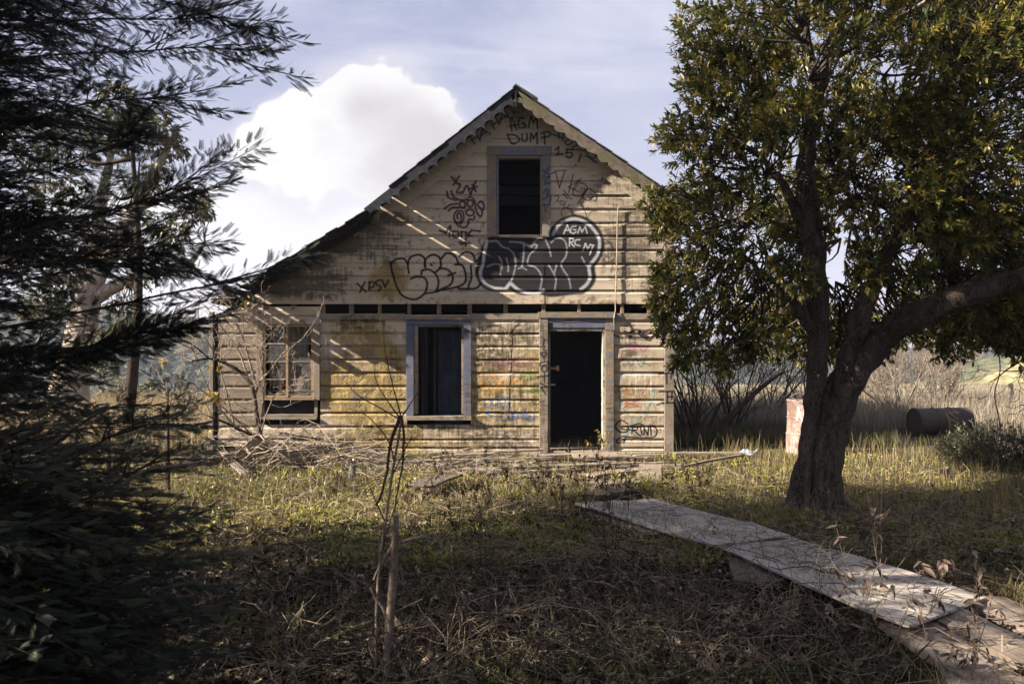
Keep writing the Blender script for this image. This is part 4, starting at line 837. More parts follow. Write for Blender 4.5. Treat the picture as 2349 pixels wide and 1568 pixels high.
# crown: lobes in real space round the limbs (photo bearing, row, distance, radius m)
lob = []
for (px, py, r) in [(1610, 60, .38), (1600, 150, .28), (1650, 110, .5), (1625, 215, .33), (1560, 290, .27), (1530, 322, .20), (1590, 345, .30), (1650, 290, .45), (1620, 430, .30), (1570, 455, .33), (1510, 465, .22), (1520, 520, .24), (1545, 500, .30), (1600, 540, .40), (1560, 600, .26), (1520, 625, .20), (1560, 660, .32), (1530, 700, .24), (1520, 735, .20), (1560, 760, .28), (1590, 800, .25), (1640, 720, .42), (1650, 620, .45), (1680, 500, .5), (1690, 390, .45), (1700, 230, .55), (1720, 100, .55), (1690, 800, .30), (1740, 780, .33), (1650, 830, .18), (1560, 835, .14)]:
    lob.append((px, py, YT + rg.uniform(-.6, .6) - .2, r, 1.0))
for k in range(215):
    px = rg.uniform(1700, 2620) if k < 150 else rg.uniform(2080, 2600); lo_ = np.interp(px, [1700, 1780, 1860, 1960, 2040, 2400, 2700], [800, 770, 650, 560, 770, 770, 800]); py = rg.uniform(-260, lo_)
    Yk = rg.uniform(6.9, 11.2); infront = (1800 < px < 1925 and py > 120) or (py > 520 and px > 1940)
    if infront: Yk = rg.uniform(8.7, 11.2)
    lob.append((px, py, Yk, rg.uniform(.3, .55), .62))
for k in range(40):   # hanging skirt behind the trunks
    px = rg.uniform(1680, 2500); lob.append((px, rg.uniform(700, 800), rg.uniform(9, 11.5), rg.uniform(.2, .4), .9))
for (px, py, r) in [(1800, 610, .2), (1830, 640, .22), (1800, 250, .3), (1760, 300, .25), (2000, 640, .2), (2110, 620, .2), (2060, 260, .3), (2110, 230, .25), (2230, 560, .2), (2300, 480, .3), (2200, 300, .3), (1980, 590, .2)]:
    lob.append((px, py, 7.3, r, 1))
cen = []; dr_ = []; tw_out = []
tc = W(1900, 400, YT) 
for (px, py, Yk, r, den) in lob:
    c0 = W(px, py, Yk); n = int(24 + 430 * r * r * den); uu = norm(rg.normal(size=(n, 3))); rad = r * rg.uniform(.35, 1.12, n) ** .7
    p = c0 + uu * rad[:, None] * np.array((1, 1, .85)); cen.append(p); out_d = norm(c0 - tc) * .6; dr_.append(uu + out_d + np.array((0, -.1, .15)))
    a0 = tc * .35 + c0 * .65 + rg.normal(0, .15, 3)
    for q in range(5):
        e = c0 + norm(rg.normal(size=3)) * r * .8; mid = (a0 + e) / 2 + rg.normal(0, .10, 3) * (1 + r); P = resample([a0, mid, e], 6); tw_out.append((P - off, np.linspace(.014, .004, 6), 0))
    for q in range(int(n * .5)):
        e = p[q]; s0 = c0 + uu[q] * rad[q] * .35 + rg.normal(0, .06, 3); P = resample([s0, (s0 + e) / 2 + rg.normal(0, .03, 3), e], 6); tw_out.append((P - off, np.linspace(.005, .002, 6), 1))
cen = np.concatenate(cen) ; dr_ = np.concatenate(dr_)
keep = ~((cen[:, 1] < 5.6)); cen, dr_ = cen[keep], dr_[keep]
LEAFC = [(.10, .11, .02), (.15, .15, .03), (.05, .068, .016), (.21, .185, .04), (.04, .056, .018), (.25, .205, .045)]
v_, f_, c_ = leaf_clusters(cen, dr_, rg, 11, .072, LEAFC)
fast_mesh('crown', v_ - off, f_, M_LEAF, bt, col=c_)
twigs_mesh('twigs', tw_out, M_BARKD, bt, 3)
print('broadleaf tris', len(f_))

# ---------------------------------------------------------------- cypresses on the left
def twiglet(n=9, sub_=True):
    vs = []; fs = []
    def sp_(a, d_, L, w_):
        a = np.array(a, float); d_ = np.array(d_, float) / np.linalg.norm(d_); s_ = np.array((-d_[1], d_[0], 0)); z_ = np.array((0, 0, w_ * .7)); b = len(vs)
        vs.extend([a, a + d_ * L * .5 + s_ * w_ + z_, a + d_ * L, a + d_ * L * .5 - s_ * w_ - z_]); fs.extend([(b, b + 1, b + 2), (b, b + 2, b + 3)])
    sp_((0, 0, 0), (1, 0, 0), 1, .022)
    for i in range(n):
        t_ = .12 + .8 * i / n
        for sgn in (1, -1):
            L = .33 * (1 - .45 * t_); sp_((t_ + (.04 if sgn > 0 else 0), 0, .01 * sgn), (.9, sgn * .62, .22 * sgn), L, .02)
    return np.array(vs), np.array(fs)
TWV, TWF = twiglet()
def cyp_branch(P, rg, lists, tubes_out, start=.2, dens=1.0, tsize=.13, width=.34, roll=None, fork=0):
    """P: polyline of the axis; fills lists of twiglet placements"""
    K = 14; Q = resample(P, K); L = np.sum(np.linalg.norm(np.diff(Q, axis=0), axis=1)); tubes_out.append((Q, np.linspace(.003 + .003 * L, .002, K)))
    Q[1:] = Q[1:] + np.cumsum(rg.normal(0, .004 * L, (K - 1, 3)), 0) * np.linspace(0, 1, K - 1)[:, None]
    for _ in range(fork):
        i_ = rg.integers(int(K * .45), int(K * .85)); dv = norm(norm(Q[i_] - Q[i_ - 1]) + rg.normal(0, .28, 3)); Lf = L * rg.uniform(.14, .26)
        cyp_branch([Q[i_], Q[i_] + dv * Lf * .5, Q[i_] + dv * Lf + np.array((0, 0, .03))], rg, lists, tubes_out, .1, dens, tsize, width * .5, None)
    n = int(L / .048 * dens); Dq = norm(np.gradient(Q, axis=0)); side0 = norm(np.cross(Dq, [0, 0, 1.0]))
    roll = rg.uniform(-.5, .5) if roll is None else roll
    for i in range(n):
        t_ = start + (1 - start) * (i + .5) / n; x = t_ * (K - 1); k_ = min(int(x), K - 2); f = x - k_; p = Q[k_] * (1 - f) + Q[k_ + 1] * f; d_ = Dq[k_]; s_ = side0[k_]; up_ = np.cross(s_, d_)
        s_ = s_ * math.cos(roll) + up_ * math.sin(roll); sgn = 1 if i % 2 else -1
        if rg.random() < .14: continue
        ls = width * (1 - t_) ** .7 * min(1, t_ * 2.5 + .2) * rg.choice([.35, .7, 1, 1.35]) * rg.uniform(.8, 1.1) + tsize * .4; sd = norm(d_ * rg.uniform(.85, 1.15) + s_ * sgn * .62 + rg.normal(0, .2, 3)); m = max(1, int(ls / (tsize * .42)))
        for j in range(m + 1):
            q = p + sd * ls * (j / max(m, 1)) + np.array((0, 0, -.05)) * (j / max(m, 1)) ** 2 * ls; td = norm(sd + s_ * (.55 if (j % 2) else -.55) * (0 if j == m else 1) + rg.normal(0, .18, 3))
            lists[0].append(q); lists[1].append(td); lists[2].append(tsize * rg.uniform(.7, 1.15))
        if ls > .12: tubes_out.append((resample([p, p + sd * ls * .5, p + sd * ls * .95], 14), np.linspace(.004, .0015, 14)))
    lists[0].append(Q[-1]); lists[1].append(Dq[-1]); lists[2].append(tsize)
def cypress_mesh(root, lists, tb, rg, cols, nm='foliage'):
    pos, dd, sc = np.array(lists[0]), np.array(lists[1]), np.array(lists[2]); Rm = frames(dd, rg, np.tile([0, 0, 1.0], (len(dd), 1))); v_, f_ = stamp(TWV, TWF, pos, Rm, sc)
    o = np.array(root.location); c_ = np.repeat(pick(cols, len(pos), rg, .3), len(TWV), 0); fast_mesh(nm, v_ - o, f_, M_NEEDLE, root, col=c_)
    if tb:
        P = np.stack([t_[0] for t_ in tb]) - o; R = np.stack([t_[1] for t_ in tb]); a, b = tubes(P, R, 4); fast_mesh('branches', a, b, M_BARKD, root, smooth=True)
    print(nm, root.name, len(f_))
CYC = [(.009, .016, .013), (.013, .021, .015), (.007, .013, .011), (.024, .028, .017)]
def trunk_of(root, h, r0, mat=M_BARKD, lean=(0, 0)):
    P = np.array([(0, 0, -.2), (lean[0] * .3, lean[1] * .3, h * .3), (lean[0] * .7, lean[1] * .7, h * .65), (lean[0], lean[1], h)]); q = resample(np.c_[P, [r0 * 1.3, r0, r0 * .6, r0 * .1]], 30)
    v_, f_ = tubes(q[None, :, :3], q[None, :, 3], 14, .05, 1); return fast_mesh('trunk', v_, f_, mat, root, smooth=True)
rg = np.random.default_rng(5)
c1 = empty('cypress_tree', (-3.95, 5.0, 0)); tag(c1, 'dark cypress filling the left edge, its feathery sprays reaching towards the house', 'tree'); trunk_of(c1, 8.6, .2)
ls_ = ([], [], []); tb = []
o1 = np.array((-3.95, 5.0, 0))
# the long sprays whose tips can be made out against the sky
for (a, m_, b, wd, Y0) in [((60, -60), (350, 0), (622, 72), .24, 4.5), ((100, 40), (380, 40), (650, 30), .18, 4.5), ((80, 120), (380, 120), (600, 112), .26, 4.4),  ((60, 290), (260, 230), (470, 236), .24, 4.4), ((50, 420), (260, 330), (330, 250), .26, 5.0), ((100, 520), (360, 470), (612, 375), .26, 4.2), 
                       ((60, 600), (300, 570), (530, 530), .26, 4.2), ((110, 720), (450, 640), (735, 530), .075, 4.3), ((60, 820), (240, 780), (430, 725), .28, 4.0), ((40, 640), (260, 600), (420, 590), .24, 4.6), ((40, 860), (200, 820), (360, 780), .3, 4.0)]:
    A, M_, B = W(a[0] - 120, a[1] + 30, Y0 + .1), W(*m_, Y0), W(*b, Y0 - .15); cyp_branch([np.array((-3.9, 4.95, A[2] - .15)), A, M_, B], rg, ls_, tb, .30, 2.3, .085, wd * .75, rg.uniform(.9, 1.5), 4 if wd > .1 else 1)
def fill(o, n, zr, Rfun, rg, ls_, tb, az=None, tsize=.16, dens=.8, width=.36, start=.35, rise=.25, drop=0):
    for k in range(n):
        z = rg.uniform(*zr); a = rg.uniform(0, 6.283) if az is None else rg.uniform(*az); L = Rfun(z) * rg.uniform(.75, 1.1); e = rg.uniform(-.1, rise); d_ = np.array((math.cos(a), math.sin(a), 0))
        A = o + np.array((0, 0, z)); M_ = A + d_ * L * .5 + np.array((0, 0, L * (.1 + e * .5))); B = A + d_ * L + np.array((0, 0, L * e - drop)); cyp_branch([A + d_ * .1, M_, B], rg, ls_, tb, start, dens, tsize, width)
Rf = lambda z: np.interp(z, [0, .8, 2, 4, 6, 8, 8.8], [1.0, 1.2, 1.35, 1.5, 1.7, .9, .2])
fill(o1, 210, (1.0, 5.4), lambda z: Rf(z) * 1.03, rg, ls_, tb, (-2.2, 1.6), .12, 1.2, .36, .1)       # the side turned to the camera and the yard
fill(o1, 75, (5.0, 8.5), Rf, rg, ls_, tb, None, .26, .42, .6)
fill(o1, 60, (1.0, 5), Rf, rg, ls_, tb, (1.6, 4.1), .2, .5, .6)
cypress_mesh(c1, ls_, tb, rg, CYC)
# companions outside the frame, left of and behind the camera, that shade the foreground
for (loc, h, R0, nb, lab, zlo) in [((-7.6, 5.6, 0), 8.3, 2.1, 60, 'tall cypress standing just outside the left edge beyond the nearest one', 5.4), ((-5.7, 3.1, 0), 6.8, 1.8, 100, 'dense cypress just outside the left edge beside the nearest one', .7), ((-11.8, 4.0, 0), 15.0, 2.9, 110, 'tallest cypress, added unseen outside the left edge to shade the broadleaf crown', 7.5), ((-9.8, 4.2, 0), 9.4, 2.4, 80, 'tall cypress outside the left edge, behind the nearest two', 6.2), ((-6.4, .6, 0), 8.5, 2.2, 85, 'cypress beside the camera on the left', 1.2), ((-9.8, -1.4, 0), 10.5, 2.7, 80, 'tall cypress behind the camera on the left', 1.0), ((-3.3, 1.2, 0), 3.6, 1.2, 50, 'low cypress close to the camera on the left', .3)]:  # tallest one added unseen to shade the right of the broadleaf crown
    r_ = empty('cypress_tree', loc); tag(r_, lab, 'tree'); trunk_of(r_, h, .18); ls_ = ([], [], []); tb = []
    fill(np.array(loc), nb, (zlo, h - .2), lambda z: R0 * (1 - (z / h) ** 2.2) + .2, rg, ls_, tb, None, .34, .38, .75); cypress_mesh(r_, ls_, tb, rg, CYC)
for (loc, h, R0, nb, lab) in [((6.0, -3.0, 0), 9.0, 2.8, 80, 'unseen cypress added behind the camera on the right to block sky light'), ((8.2, 2.0, 0), 8.5, 2.5, 80, 'unseen cypress added outside the right edge near the camera to block sky light')]:  # unseen cypresses added to block sky light from behind and the right
    r_ = empty('cypress_tree', loc); tag(r_, lab, 'tree'); trunk_of(r_, h, .18); ls_ = ([], [], []); tb = []
    fill(np.array(loc), nb, (.8, h - .2), lambda z: R0 * (1 - (z / h) ** 2.2) + .2, rg, ls_, tb, None, .42, .3, .8); cypress_mesh(r_, ls_, tb, rg, CYC)
# low out-of-focus cypress shrub at the bottom left
c2 = empty('cypress_shrub', (-2.35, 2.9, 0)); tag(c2, 'low blurred cypress shrub close to the camera at the bottom left corner', 'shrub'); ls_ = ([], [], []); tb = []
o2 = np.array((-2.35, 2.9, 0)); trunk_of(c2, 1.1, .03)
fill(o2, 210, (.02, 1.15), lambda z: 1.3 * (1 - z * .2), rg, ls_, tb, (-1.9, 1.2), .08, .9, .26, .15, .3)
for (a, b) in (((150, 1060), (460, 985)), ((200, 1150), (500, 1060)), ((120, 1020), (380, 930)), ((230, 1300), (480, 1180))):
    A, B = W(*a, 2.8), W(*b, 2.6); cyp_branch([A, (A + B) / 2 + np.array((0, 0, .06)), B], rg, ls_, tb, .2, 1.1, .07, .16, .6)
cypress_mesh(c2, ls_, tb, rg, [(.012, .018, .012), (.008, .012, .009), (.035, .04, .022)])
curve_tube('dead_branch', [W(270, 1120, 2.7), W(330, 1080, 2.7), (W(400, 1068, 2.65)), W(500, 1062, 2.6)], .006, M_BARKR, None, 20); tag(C.objects['dead_branch'], 'blurred tan bare stem across the low cypress shrub', 'stem')
for i, (px, pt, pb, Y0) in enumerate([(385, 860, 1130, 9.3), (250, 930, 1150, 8.6), (90, 900, 1200, 8.0)]):
    b0 = W(px, pb, Y0); b0[2] = 0; h = W(px, pt, Y0)[2]; r_ = empty('cypress_sapling', tuple(b0)); tag(r_, ['slender dark cypress sapling in front of the bare shrub left of the house', 'small dark cypress sapling between the cypress sprays and the yard', 'dark cypress sapling at the far left edge'][i], 'sapling')
    trunk_of(r_, h, .025); ls_ = ([], [], []); tb = []; fill(b0, 34, (.15, h * .95), lambda z: .75 * (1 - z / h * .75), rg, ls_, tb, None, .10, .9, .20, .2, .6)
    cypress_mesh(r_, ls_, tb, rg, CYC)
# ---------------------------------------------------------------- trees standing beyond the yard
def leafy_tree(name, label, base, limbs, lobs, rg, bmat, cols, size, nl=8, den=300, drop=.0, r0=.12, cat='tree', group=None):
    """limbs: lists of (px,py,Y,r); lobs: (px,py,Y,r)"""
    rt = empty(name, tuple(base)); tag(rt, label, cat, group); o = np.array(base, float)
    for i, lm in enumerate(limbs):
        q = resample([np.r_[W(a, b, c) - o, r] for a, b, c, r in lm], 26); v_, f_ = tubes(q[None, :, :3], q[None, :, 3], 10, .05, 1); v_ += np.array([np.array(mnoise.noise_vector(Vector(p * 2))) * .04 for p in v_]); fast_mesh('trunk' if i == 0 else 'limb', v_, f_, bmat, rt, smooth=True)
    cen, dr_, tw = [], [], []
    for (px, py, Y0, r) in lobs:
        c0 = W(px, py, Y0); n = int(10 + den * r * r); uu = norm(rg.normal(size=(n, 3))); p = c0 + uu * (r * rg.uniform(.3, 1.1, n) ** .6)[:, None] * np.array((1, 1, .8)); cen.append(p); dr_.append(uu + np.array((0, 0, -drop)))
        near = min((W(a, b, c) for lm in limbs for a, b, c, _ in lm), key=lambda s_: np.linalg.norm(s_ - c0))
        for q in range(4):
            e = c0 + norm(rg.normal(size=3)) * r * .7; tw.append((resample([near, (near + e) / 2 + rg.normal(0, .2, 3), e], 6) - o, np.linspace(.03, .01, 6), 0))
        for q in range(min(n // 3, 30)): tw.append((resample([c0, (c0 + p[q]) / 2 + rg.normal(0, .05, 3), p[q]], 6) - o, np.linspace(.012, .004, 6), 0))
    v_, f_, c_ = leaf_clusters(np.concatenate(cen), np.concatenate(dr_), rg, nl, size, cols, tw=.15, detail=False); fast_mesh('crown', v_ - o, f_, M_LEAF, rt, col=c_)
    twigs_mesh('twigs', tw, bmat, rt, 3); return rt
rg = np.random.default_rng(33)
EUC = [(.07, .085, .035), (.10, .105, .04), (.05, .065, .03), (.15, .12, .04)]
b0 = W(175, 1000, 24); b0[2] = -.3
leafy_tree('eucalyptus_tree', 'tall eucalyptus with a pale trunk and hanging leaf clumps behind the cypress', b0,
           [[(150, 1010, 24, .75), (160, 900, 24, .55), (185, 780, 24, .42), (215, 640, 24, .36), (270, 560, 24, .28), (330, 440, 24, .18), (390, 330, 24, .08)], [(205, 690, 24, .22), (300, 640, 24, .17), (420, 610, 24, .10), (470, 560, 24, .05)], [(215, 640, 24, .25), (230, 480, 24, .18), (260, 330, 24, .08)], [(310, 480, 24, .12), (380, 450, 24, .08), (440, 420, 24, .05)]],
           [(375, 300, 24, .65), (350, 330, 24, .6), (400, 345, 24, .45), (330, 280, 24.3, .5), (360, 395, 24, .5), (340, 430, 23.8, .5), (310, 290, 24, .6), (450, 465, 24, .55), (425, 500, 24, .5), (400, 540, 24, .6), (360, 510, 24, .5), (470, 490, 24, .3), (300, 560, 24, .6), (270, 240, 24, .8), (240, 300, 24, .9), (170, 330, 24, 1), (120, 420, 24, 1), (60, 300, 24, 1.2), (230, 540, 24, .7), (380, 590, 24, .5), (330, 640, 24, .4), (280, 700, 24, .5), (60, 560, 24, 1.2), (150, 640, 24, .8), (235, 800, 23.5, .55), (260, 770, 23.5, .5), (250, 840, 23.5, .45), (285, 750, 23.5, .35), (100, 700, 24, .8)],
           rg, M_BARKP, EUC, .20, 7, 150, .8)
# pine with tufts of long needles
def pine(name, label, base, tufts, rg, tl):
    rt = empty(name, tuple(base)); tag(rt, label, 'tree'); o = np.array(base, float); nt = np.array([(0, -.012, 0), (0, .012, 0), (1, 0, -.05)]); nf = np.array([(0, 1, 2)]); pos, dd, tw = [], [], []
    top = W(tufts[0][0], tufts[0][1], tufts[0][2]); ax = resample([o, (o + top) / 2 + np.array((.2, 0, 0)), top], 10); tw.append((ax - o, np.linspace(.14, .03, 10), 0))
    for (px, py, Y0, r) in tufts:
        c0 = W(px, py, Y0); near = ax[np.argmin(np.linalg.norm(ax - c0 + np.array((0, 0, .4)), axis=1))]; P = resample([near, (near + c0) / 2 - np.array((0, 0, .15)), c0], 10); tw.append((P - o, np.linspace(.05, .015, 10), 0)); n = int(1500 * r * r) + 80
        for b_ in range(9):
            e = c0 + norm(rg.normal(size=3) + np.array((0, 0, .5))) * r * .75; tt = rg.random(n // 9)[:, None]; pos.append(c0 * (1 - tt) + e * tt); dd.append(norm(e - c0) * .6 + norm(rg.normal(size=(n // 9, 3))))
    pos, dd = np.concatenate(pos), np.concatenate(dd); v_, f_ = stamp(nt, nf, pos, frames(dd, rg), tl * rg.uniform(.7, 1.2, len(pos)))
    fast_mesh('crown', v_ - o, f_, M_NEEDLE, rt, col=np.repeat(pick([(.02, .032, .022), (.03, .045, .025)], len(pos), rg), 3, 0)); twigs_mesh('branches', tw, M_BARKD, rt, 5)
b0 = W(285, 1000, 15); b0[2] = -.1
pine('pine_tree', 'dark pine with dense needle tufts in front of the eucalyptus', b0, [(300, 280, 15, .5), (290, 330, 15, .45), (320, 370, 15, .45), (275, 390, 15.2, .45), (330, 420, 15, .4), (240, 430, 15, .35), (200, 470, 15, .4), (150, 350, 15, .4), (255, 300, 15, .25), (230, 500, 15, .35), (170, 560, 15, .5), (100, 520, 15, .5), (310, 470, 15, .3)], rg, .26)
b0 = W(275, 1010, 30); b0[2] = -.4
leafy_tree('round_shrub', 'rounded olive shrub below the wooded ridge left of the house', b0, [[(275, 1010, 30, .2), (275, 960, 30, .12), (285, 910, 30, .06)]], [(230, 925, 30, .75), (270, 895, 30, .7), (320, 905, 30, .7), (350, 935, 30, .5), (205, 960, 30, .6), (290, 930, 30, .8), (250, 960, 30, .6), (330, 960, 30, .5)], rg, M_TWIGP, [(.16, .14, .05), (.12, .115, .045), (.20, .16, .07)], .16, 7, 150, cat='shrub')
b0 = W(425, 1000, 34); b0[2] = -.5
leafy_tree('scrub_bush', 'dull grey green bush between the rounded shrub and the house', b0, [[(425, 1010, 34, .2), (425, 950, 34, .06)]], [(420, 930, 34, .6), (450, 950, 34, .6), (390, 960, 34, .6), (465, 915, 34, .5), (430, 890, 34, .3)], rg, M_BARKD, [(.07, .08, .05), (.05, .06, .04)], .16, 7, 120, cat='shrub')
# ---------------------------------------------------------------- bare shrubs
def bare(name, label, base, stems, rg, mat, levels=3, nchild=(3, 5), r=.02, spread=.6, up=.2, sides=4, cat='shrub', group=None, rmin=.002, wob=.16, ratio=.62):
    rt = empty(name, tuple(base)); tag(rt, label, cat, group); out = []; main = []
    for (d_, L) in stems:
        o_ = branching(np.zeros(3) + rg.normal(0, .06, 3) * np.array((1, 1, 0)), np.array(d_, float), L, r * rg.uniform(.6, 1.1), rg, levels, nchild, spread, up, 6, wob, [], 0, ratio)
        main += [x for x in o_ if x[2] == 0]; out += [x for x in o_ if x[2] > 0]
    twigs_mesh('stems', main, mat, rt, 6, rmin=rmin); 
    if out: twigs_mesh('twigs', out, mat, rt, sides, rmin=rmin)
    return rt
rg = np.random.default_rng(44)
for i, (px, py, Y0, hh, wd, n, lab) in enumerate([(1600, 1020, 15.2, 2.3, .7, 12, 'dark leafless thicket against the right corner of the house'), (1680, 1015, 16.5, 2.2, .9, 12, 'leafless thicket with crossing stems left of the upright drum'), (1760, 1000, 19, 2.1, 1.0, 11, 'grey leafless bush behind the upright drum'), (1850, 990, 22, 1.8, 1.0, 9, 'faint leafless bush seen through behind the tree trunk')]):
    b_ = W(px, py, Y0); b_[2] = float(terrain(b_[0], b_[1])); st_ = [((rg.normal(0, wd * .5), rg.normal(0, .3), 1), hh * rg.uniform(.6, 1.0)) for _ in range(n)]
    bare('bare_thicket', lab, b_, st_, rg, M_BARKD if i < 2 else M_BARK, 3, (2, 4), .022, .5, .25, 3, rmin=.0035, group='leafless bushes beyond the house')
curve_tube('leaning_limb', [W(1580, 1015, 14.8), W(1640, 985, 14.8), W(1700, 930, 14.9), W(1750, 885, 15.0), W(1800, 850, 15.2)], .05, M_BARKD, None, 24, radii=[.08, .07, .055, .04, .02]); tag(C.objects['leaning_limb'], 'thick dark limb leaning right out of the thicket by the house corner', 'branch')
for i, (px, py, Y0, hh, n, lab) in enumerate([(2060, 985, 19.5, 1.9, 13, 'bare grey bush with fanning stems behind the lying drum'), (2150, 975, 21.5, 1.9, 12, 'pale bare bush above the lying drum, lit at its top'), (1985, 980, 22.5, 1.6, 9, 'bare bush just right of the tree trunk')]):
    b_ = W(px, py, Y0); b_[2] = float(terrain(b_[0], b_[1])); st_ = [((rg.normal(0, .75), rg.normal(0, .4), 1), hh * rg.uniform(.7, 1.05)) for _ in range(n)]
    bare('bare_bush', lab, b_, st_, rg, M_TWIGP, 3, (4, 6), .022, .55, .3, 3, rmin=.004, group='pale bare bushes in the field')
b_ = W(2400, 900, 10); b_[2] = 2.4
rt = empty('hanging_branch', tuple(W(2380, 790, 9.5))); tag(rt, 'crooked leafless branch hanging at the right edge above the fence post', 'branch'); out = []
for d_ in ((-.7, 0, -.8), (-.4, .1, -1), (-1, 0, -.4), (-.2, 0, -.9)): branching(np.zeros(3), np.array(d_, float), .75, .012, rg, 2, (2, 4), .7, -.1, 6, .45, out)
twigs_mesh('twigs', out, M_BARKD, rt, 4, rmin=.003)
rt = empty('hanging_branch', tuple(W(2290, 800, 9))); tag(rt, 'thin dead strand hanging straight down over the field', 'branch')
curve_tube('strand', [np.zeros(3), (0.02, 0, -.25), (-.04, 0, -.5), (0, 0, -.75), (.03, 0, -.9)], .006, M_BARKD, rt, 20)
# shrub in front of the small-paned window
sb = W(598, 1015, 12.4); sb[2] = 0.0; rt = empty('bare_shrub', tuple(sb)); tag(rt, 'sprawling leafless shrub with a few yellow leaves in front of the small paned window', 'shrub')
def pl(lst, Y=12.4): return np.array([W(a, b, (c if c else Y)) - sb for a, b, c in lst])
def stemc(lst, r0, r1, mat=M_BARK, nm='stem'):
    P = pl(lst); K = 26; q = resample(np.c_[P, np.linspace(r0, r1, len(P))], K); v_, f_ = tubes(q[None, :, :3], q[None, :, 3], 7, .05, 1); fast_mesh(nm, v_, f_, mat, rt, smooth=True); return q
rg = np.random.default_rng(55); out = []
mains = [stemc([(612, 1035, 0), (598, 1000, 0), (590, 960, 0), (582, 900, 0), (572, 875, 0), (545, 848, 0), (515, 832, 12.2), (480, 822, 12.0), (440, 828, 11.8)], .045, .014), stemc([(630, 1035, 0), (600, 1005, 12.3), (560, 990, 12.2), (520, 970, 12.0), (480, 955, 11.8)], .035, .014),
         stemc([(585, 905, 0), (600, 870, 0), (620, 850, 12.2), (650, 810, 12.1), (690, 780, 12.0), (706, 760, 12)], .02, .005, M_TWIGP), stemc([(590, 890, 0), (570, 820, 0), (556, 770, 12.3), (530, 720, 12.2), (520, 700, 12.1)], .018, .005, M_TWIGP), stemc([(572, 875, 0), (545, 800, 0), (500, 740, 12.2), (470, 700, 12.1)], .016, .004, M_TWIGP),
         stemc([(600, 990, 0), (615, 940, 12.2), (640, 900, 12.1), (700, 895, 12.0), (735, 900, 12.0)], .012, .004, M_TWIGP), stemc([(540, 985, 0), (520, 900, 12.2), (500, 820, 12.1), (510, 760, 12)], .014, .004, M_TWIGP), stemc([(480, 822, 12), (440, 790, 11.8), (400, 780, 11.6)], .014, .005), stemc([(560, 1000, 0), (500, 930, 12.1), (460, 850, 11.9), (430, 760, 11.8), (425, 700, 11.8)], .014, .004, M_TWIGP), stemc([(590, 1010, 0), (540, 960, 12.1), (470, 900, 11.9), (400, 860, 11.7), (350, 840, 11.6)], .016, .004, M_TWIGP), stemc([(540, 850, 12.2), (480, 790, 12), (455, 720, 11.9), (470, 660, 11.9)], .012, .004, M_TWIGP), stemc([(600, 960, 0), (605, 880, 12.2), (598, 800, 12.1), (640, 745, 12)], .014, .004, M_TWIGP)]
for q in mains:
    for _ in range(5):
        i = rg.integers(4, len(q)); p = q[i, :3]; branching(p, np.array((rg.normal(0, .8), rg.normal(0, .35) - .1, rg.normal(.35, .6))), rg.uniform(.3, .75), .0075, rg, 2, (2, 4), .7, .15, 6, .25, out)
twigs_mesh('twigs', out, M_TWIGP, rt, 4, rmin=.003)
yl = [W(a + rg.normal(0, 9), b + rg.normal(0, 6), 12.0) - sb for a, b, n in ((500, 845, 5), (488, 905, 7), (498, 918, 6), (370, 835, 3), (560, 690, 3), (480, 990, 2)) for _ in range(n)]
v_, f_, c_ = leaf_clusters(np.array(yl), rg.normal(size=(len(yl), 3)), rg, 5, .085, [(.50, .34, .04), (.42, .33, .06)], tw=.05); fast_mesh('yellow_leaves', v_, f_, M_LEAF, rt, col=c_)
# brush of fallen sticks below the windows
def brush(name, label, N, gen, rg, mat, L=(.3, 1.1), r=(.003, .008), flatv=.12, kind='stuff', bend=.12, K=6):
    P0 = gen(rg, N); a = rg.random(N) * 6.283; Lh = rg.uniform(*L, N); D_ = np.stack([np.cos(a), np.sin(a) * .7, rg.normal(0, flatv, N)], -1); side = rg.normal(0, bend, (N, 3)); t_ = np.linspace(-.5, .5, K)
    P = P0[:, None] + D_[:, None] * (Lh[:, None, None] * t_[None, :, None]) + side[:, None] * (Lh[:, None, None]) * (1 - 4 * t_[None, :, None] ** 2) + rg.normal(0, .012, (N, K, 3)); P[..., 2] = np.maximum(P[..., 2], terrain(P[..., 0], P[..., 1]) + .008)
    R = rg.uniform(*r, N)[:, None] * np.linspace(1, .5, K)[None]; v_, f_ = tubes(P, R, 3); o = fast_mesh(name, v_, f_, mat, smooth=False); return tag(o, label, kind=kind)
def reg(px0, px1, py0, py1, zr):
    def g(rg, N):
        px = rg.uniform(px0, px1, N); py = rg.uniform(py0, py1, N); Yy = EYE * F / (py - HY); return np.stack([(px - CX) * Yy / F, Yy, rg.uniform(*zr, N) ** 1.0], -1)
    return g
brush('fallen_sticks', 'tangle of pale fallen sticks heaped against the wall under the small paned window', 170, reg(480, 930, 1058, 1085, (.02, .42)), rg, M_TWIGP, (.4, 1.5), (.003, .008), .22)
brush('fallen_sticks', 'thin dry sticks strewn over the boards between the two windows and the door', 150, reg(800, 1250, 1062, 1110, (.0, .14)), rg, M_TWIGP, (.3, 1.0), (.003, .006), .1)
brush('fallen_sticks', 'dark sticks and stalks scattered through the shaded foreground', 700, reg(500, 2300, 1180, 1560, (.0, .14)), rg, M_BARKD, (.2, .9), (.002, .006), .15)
brush('bramble_stems', 'thin tan bramble stems arching over the foreground', 260, reg(650, 2250, 1230, 1590, (.03, .12)), rg, M_BARKR, (.4, 1.3), (.0018, .004), .15, bend=.22, K=12)
brush('dry_stalks', 'pale straw stalks lying in the lit grass', 3200, reg(250, 2400, 1092, 1300, (.0, .10)), rg, M_STRAW, (.12, .5), (.0015, .004), .3)
brush('dry_stalks', 'thin straw and bramble stalks tangled over the near ground', 750, reg(350, 2400, 1280, 1620, (.0, .12)), rg, M_STRAW, (.08, .4), (.0010, .0022), .35, bend=.2)

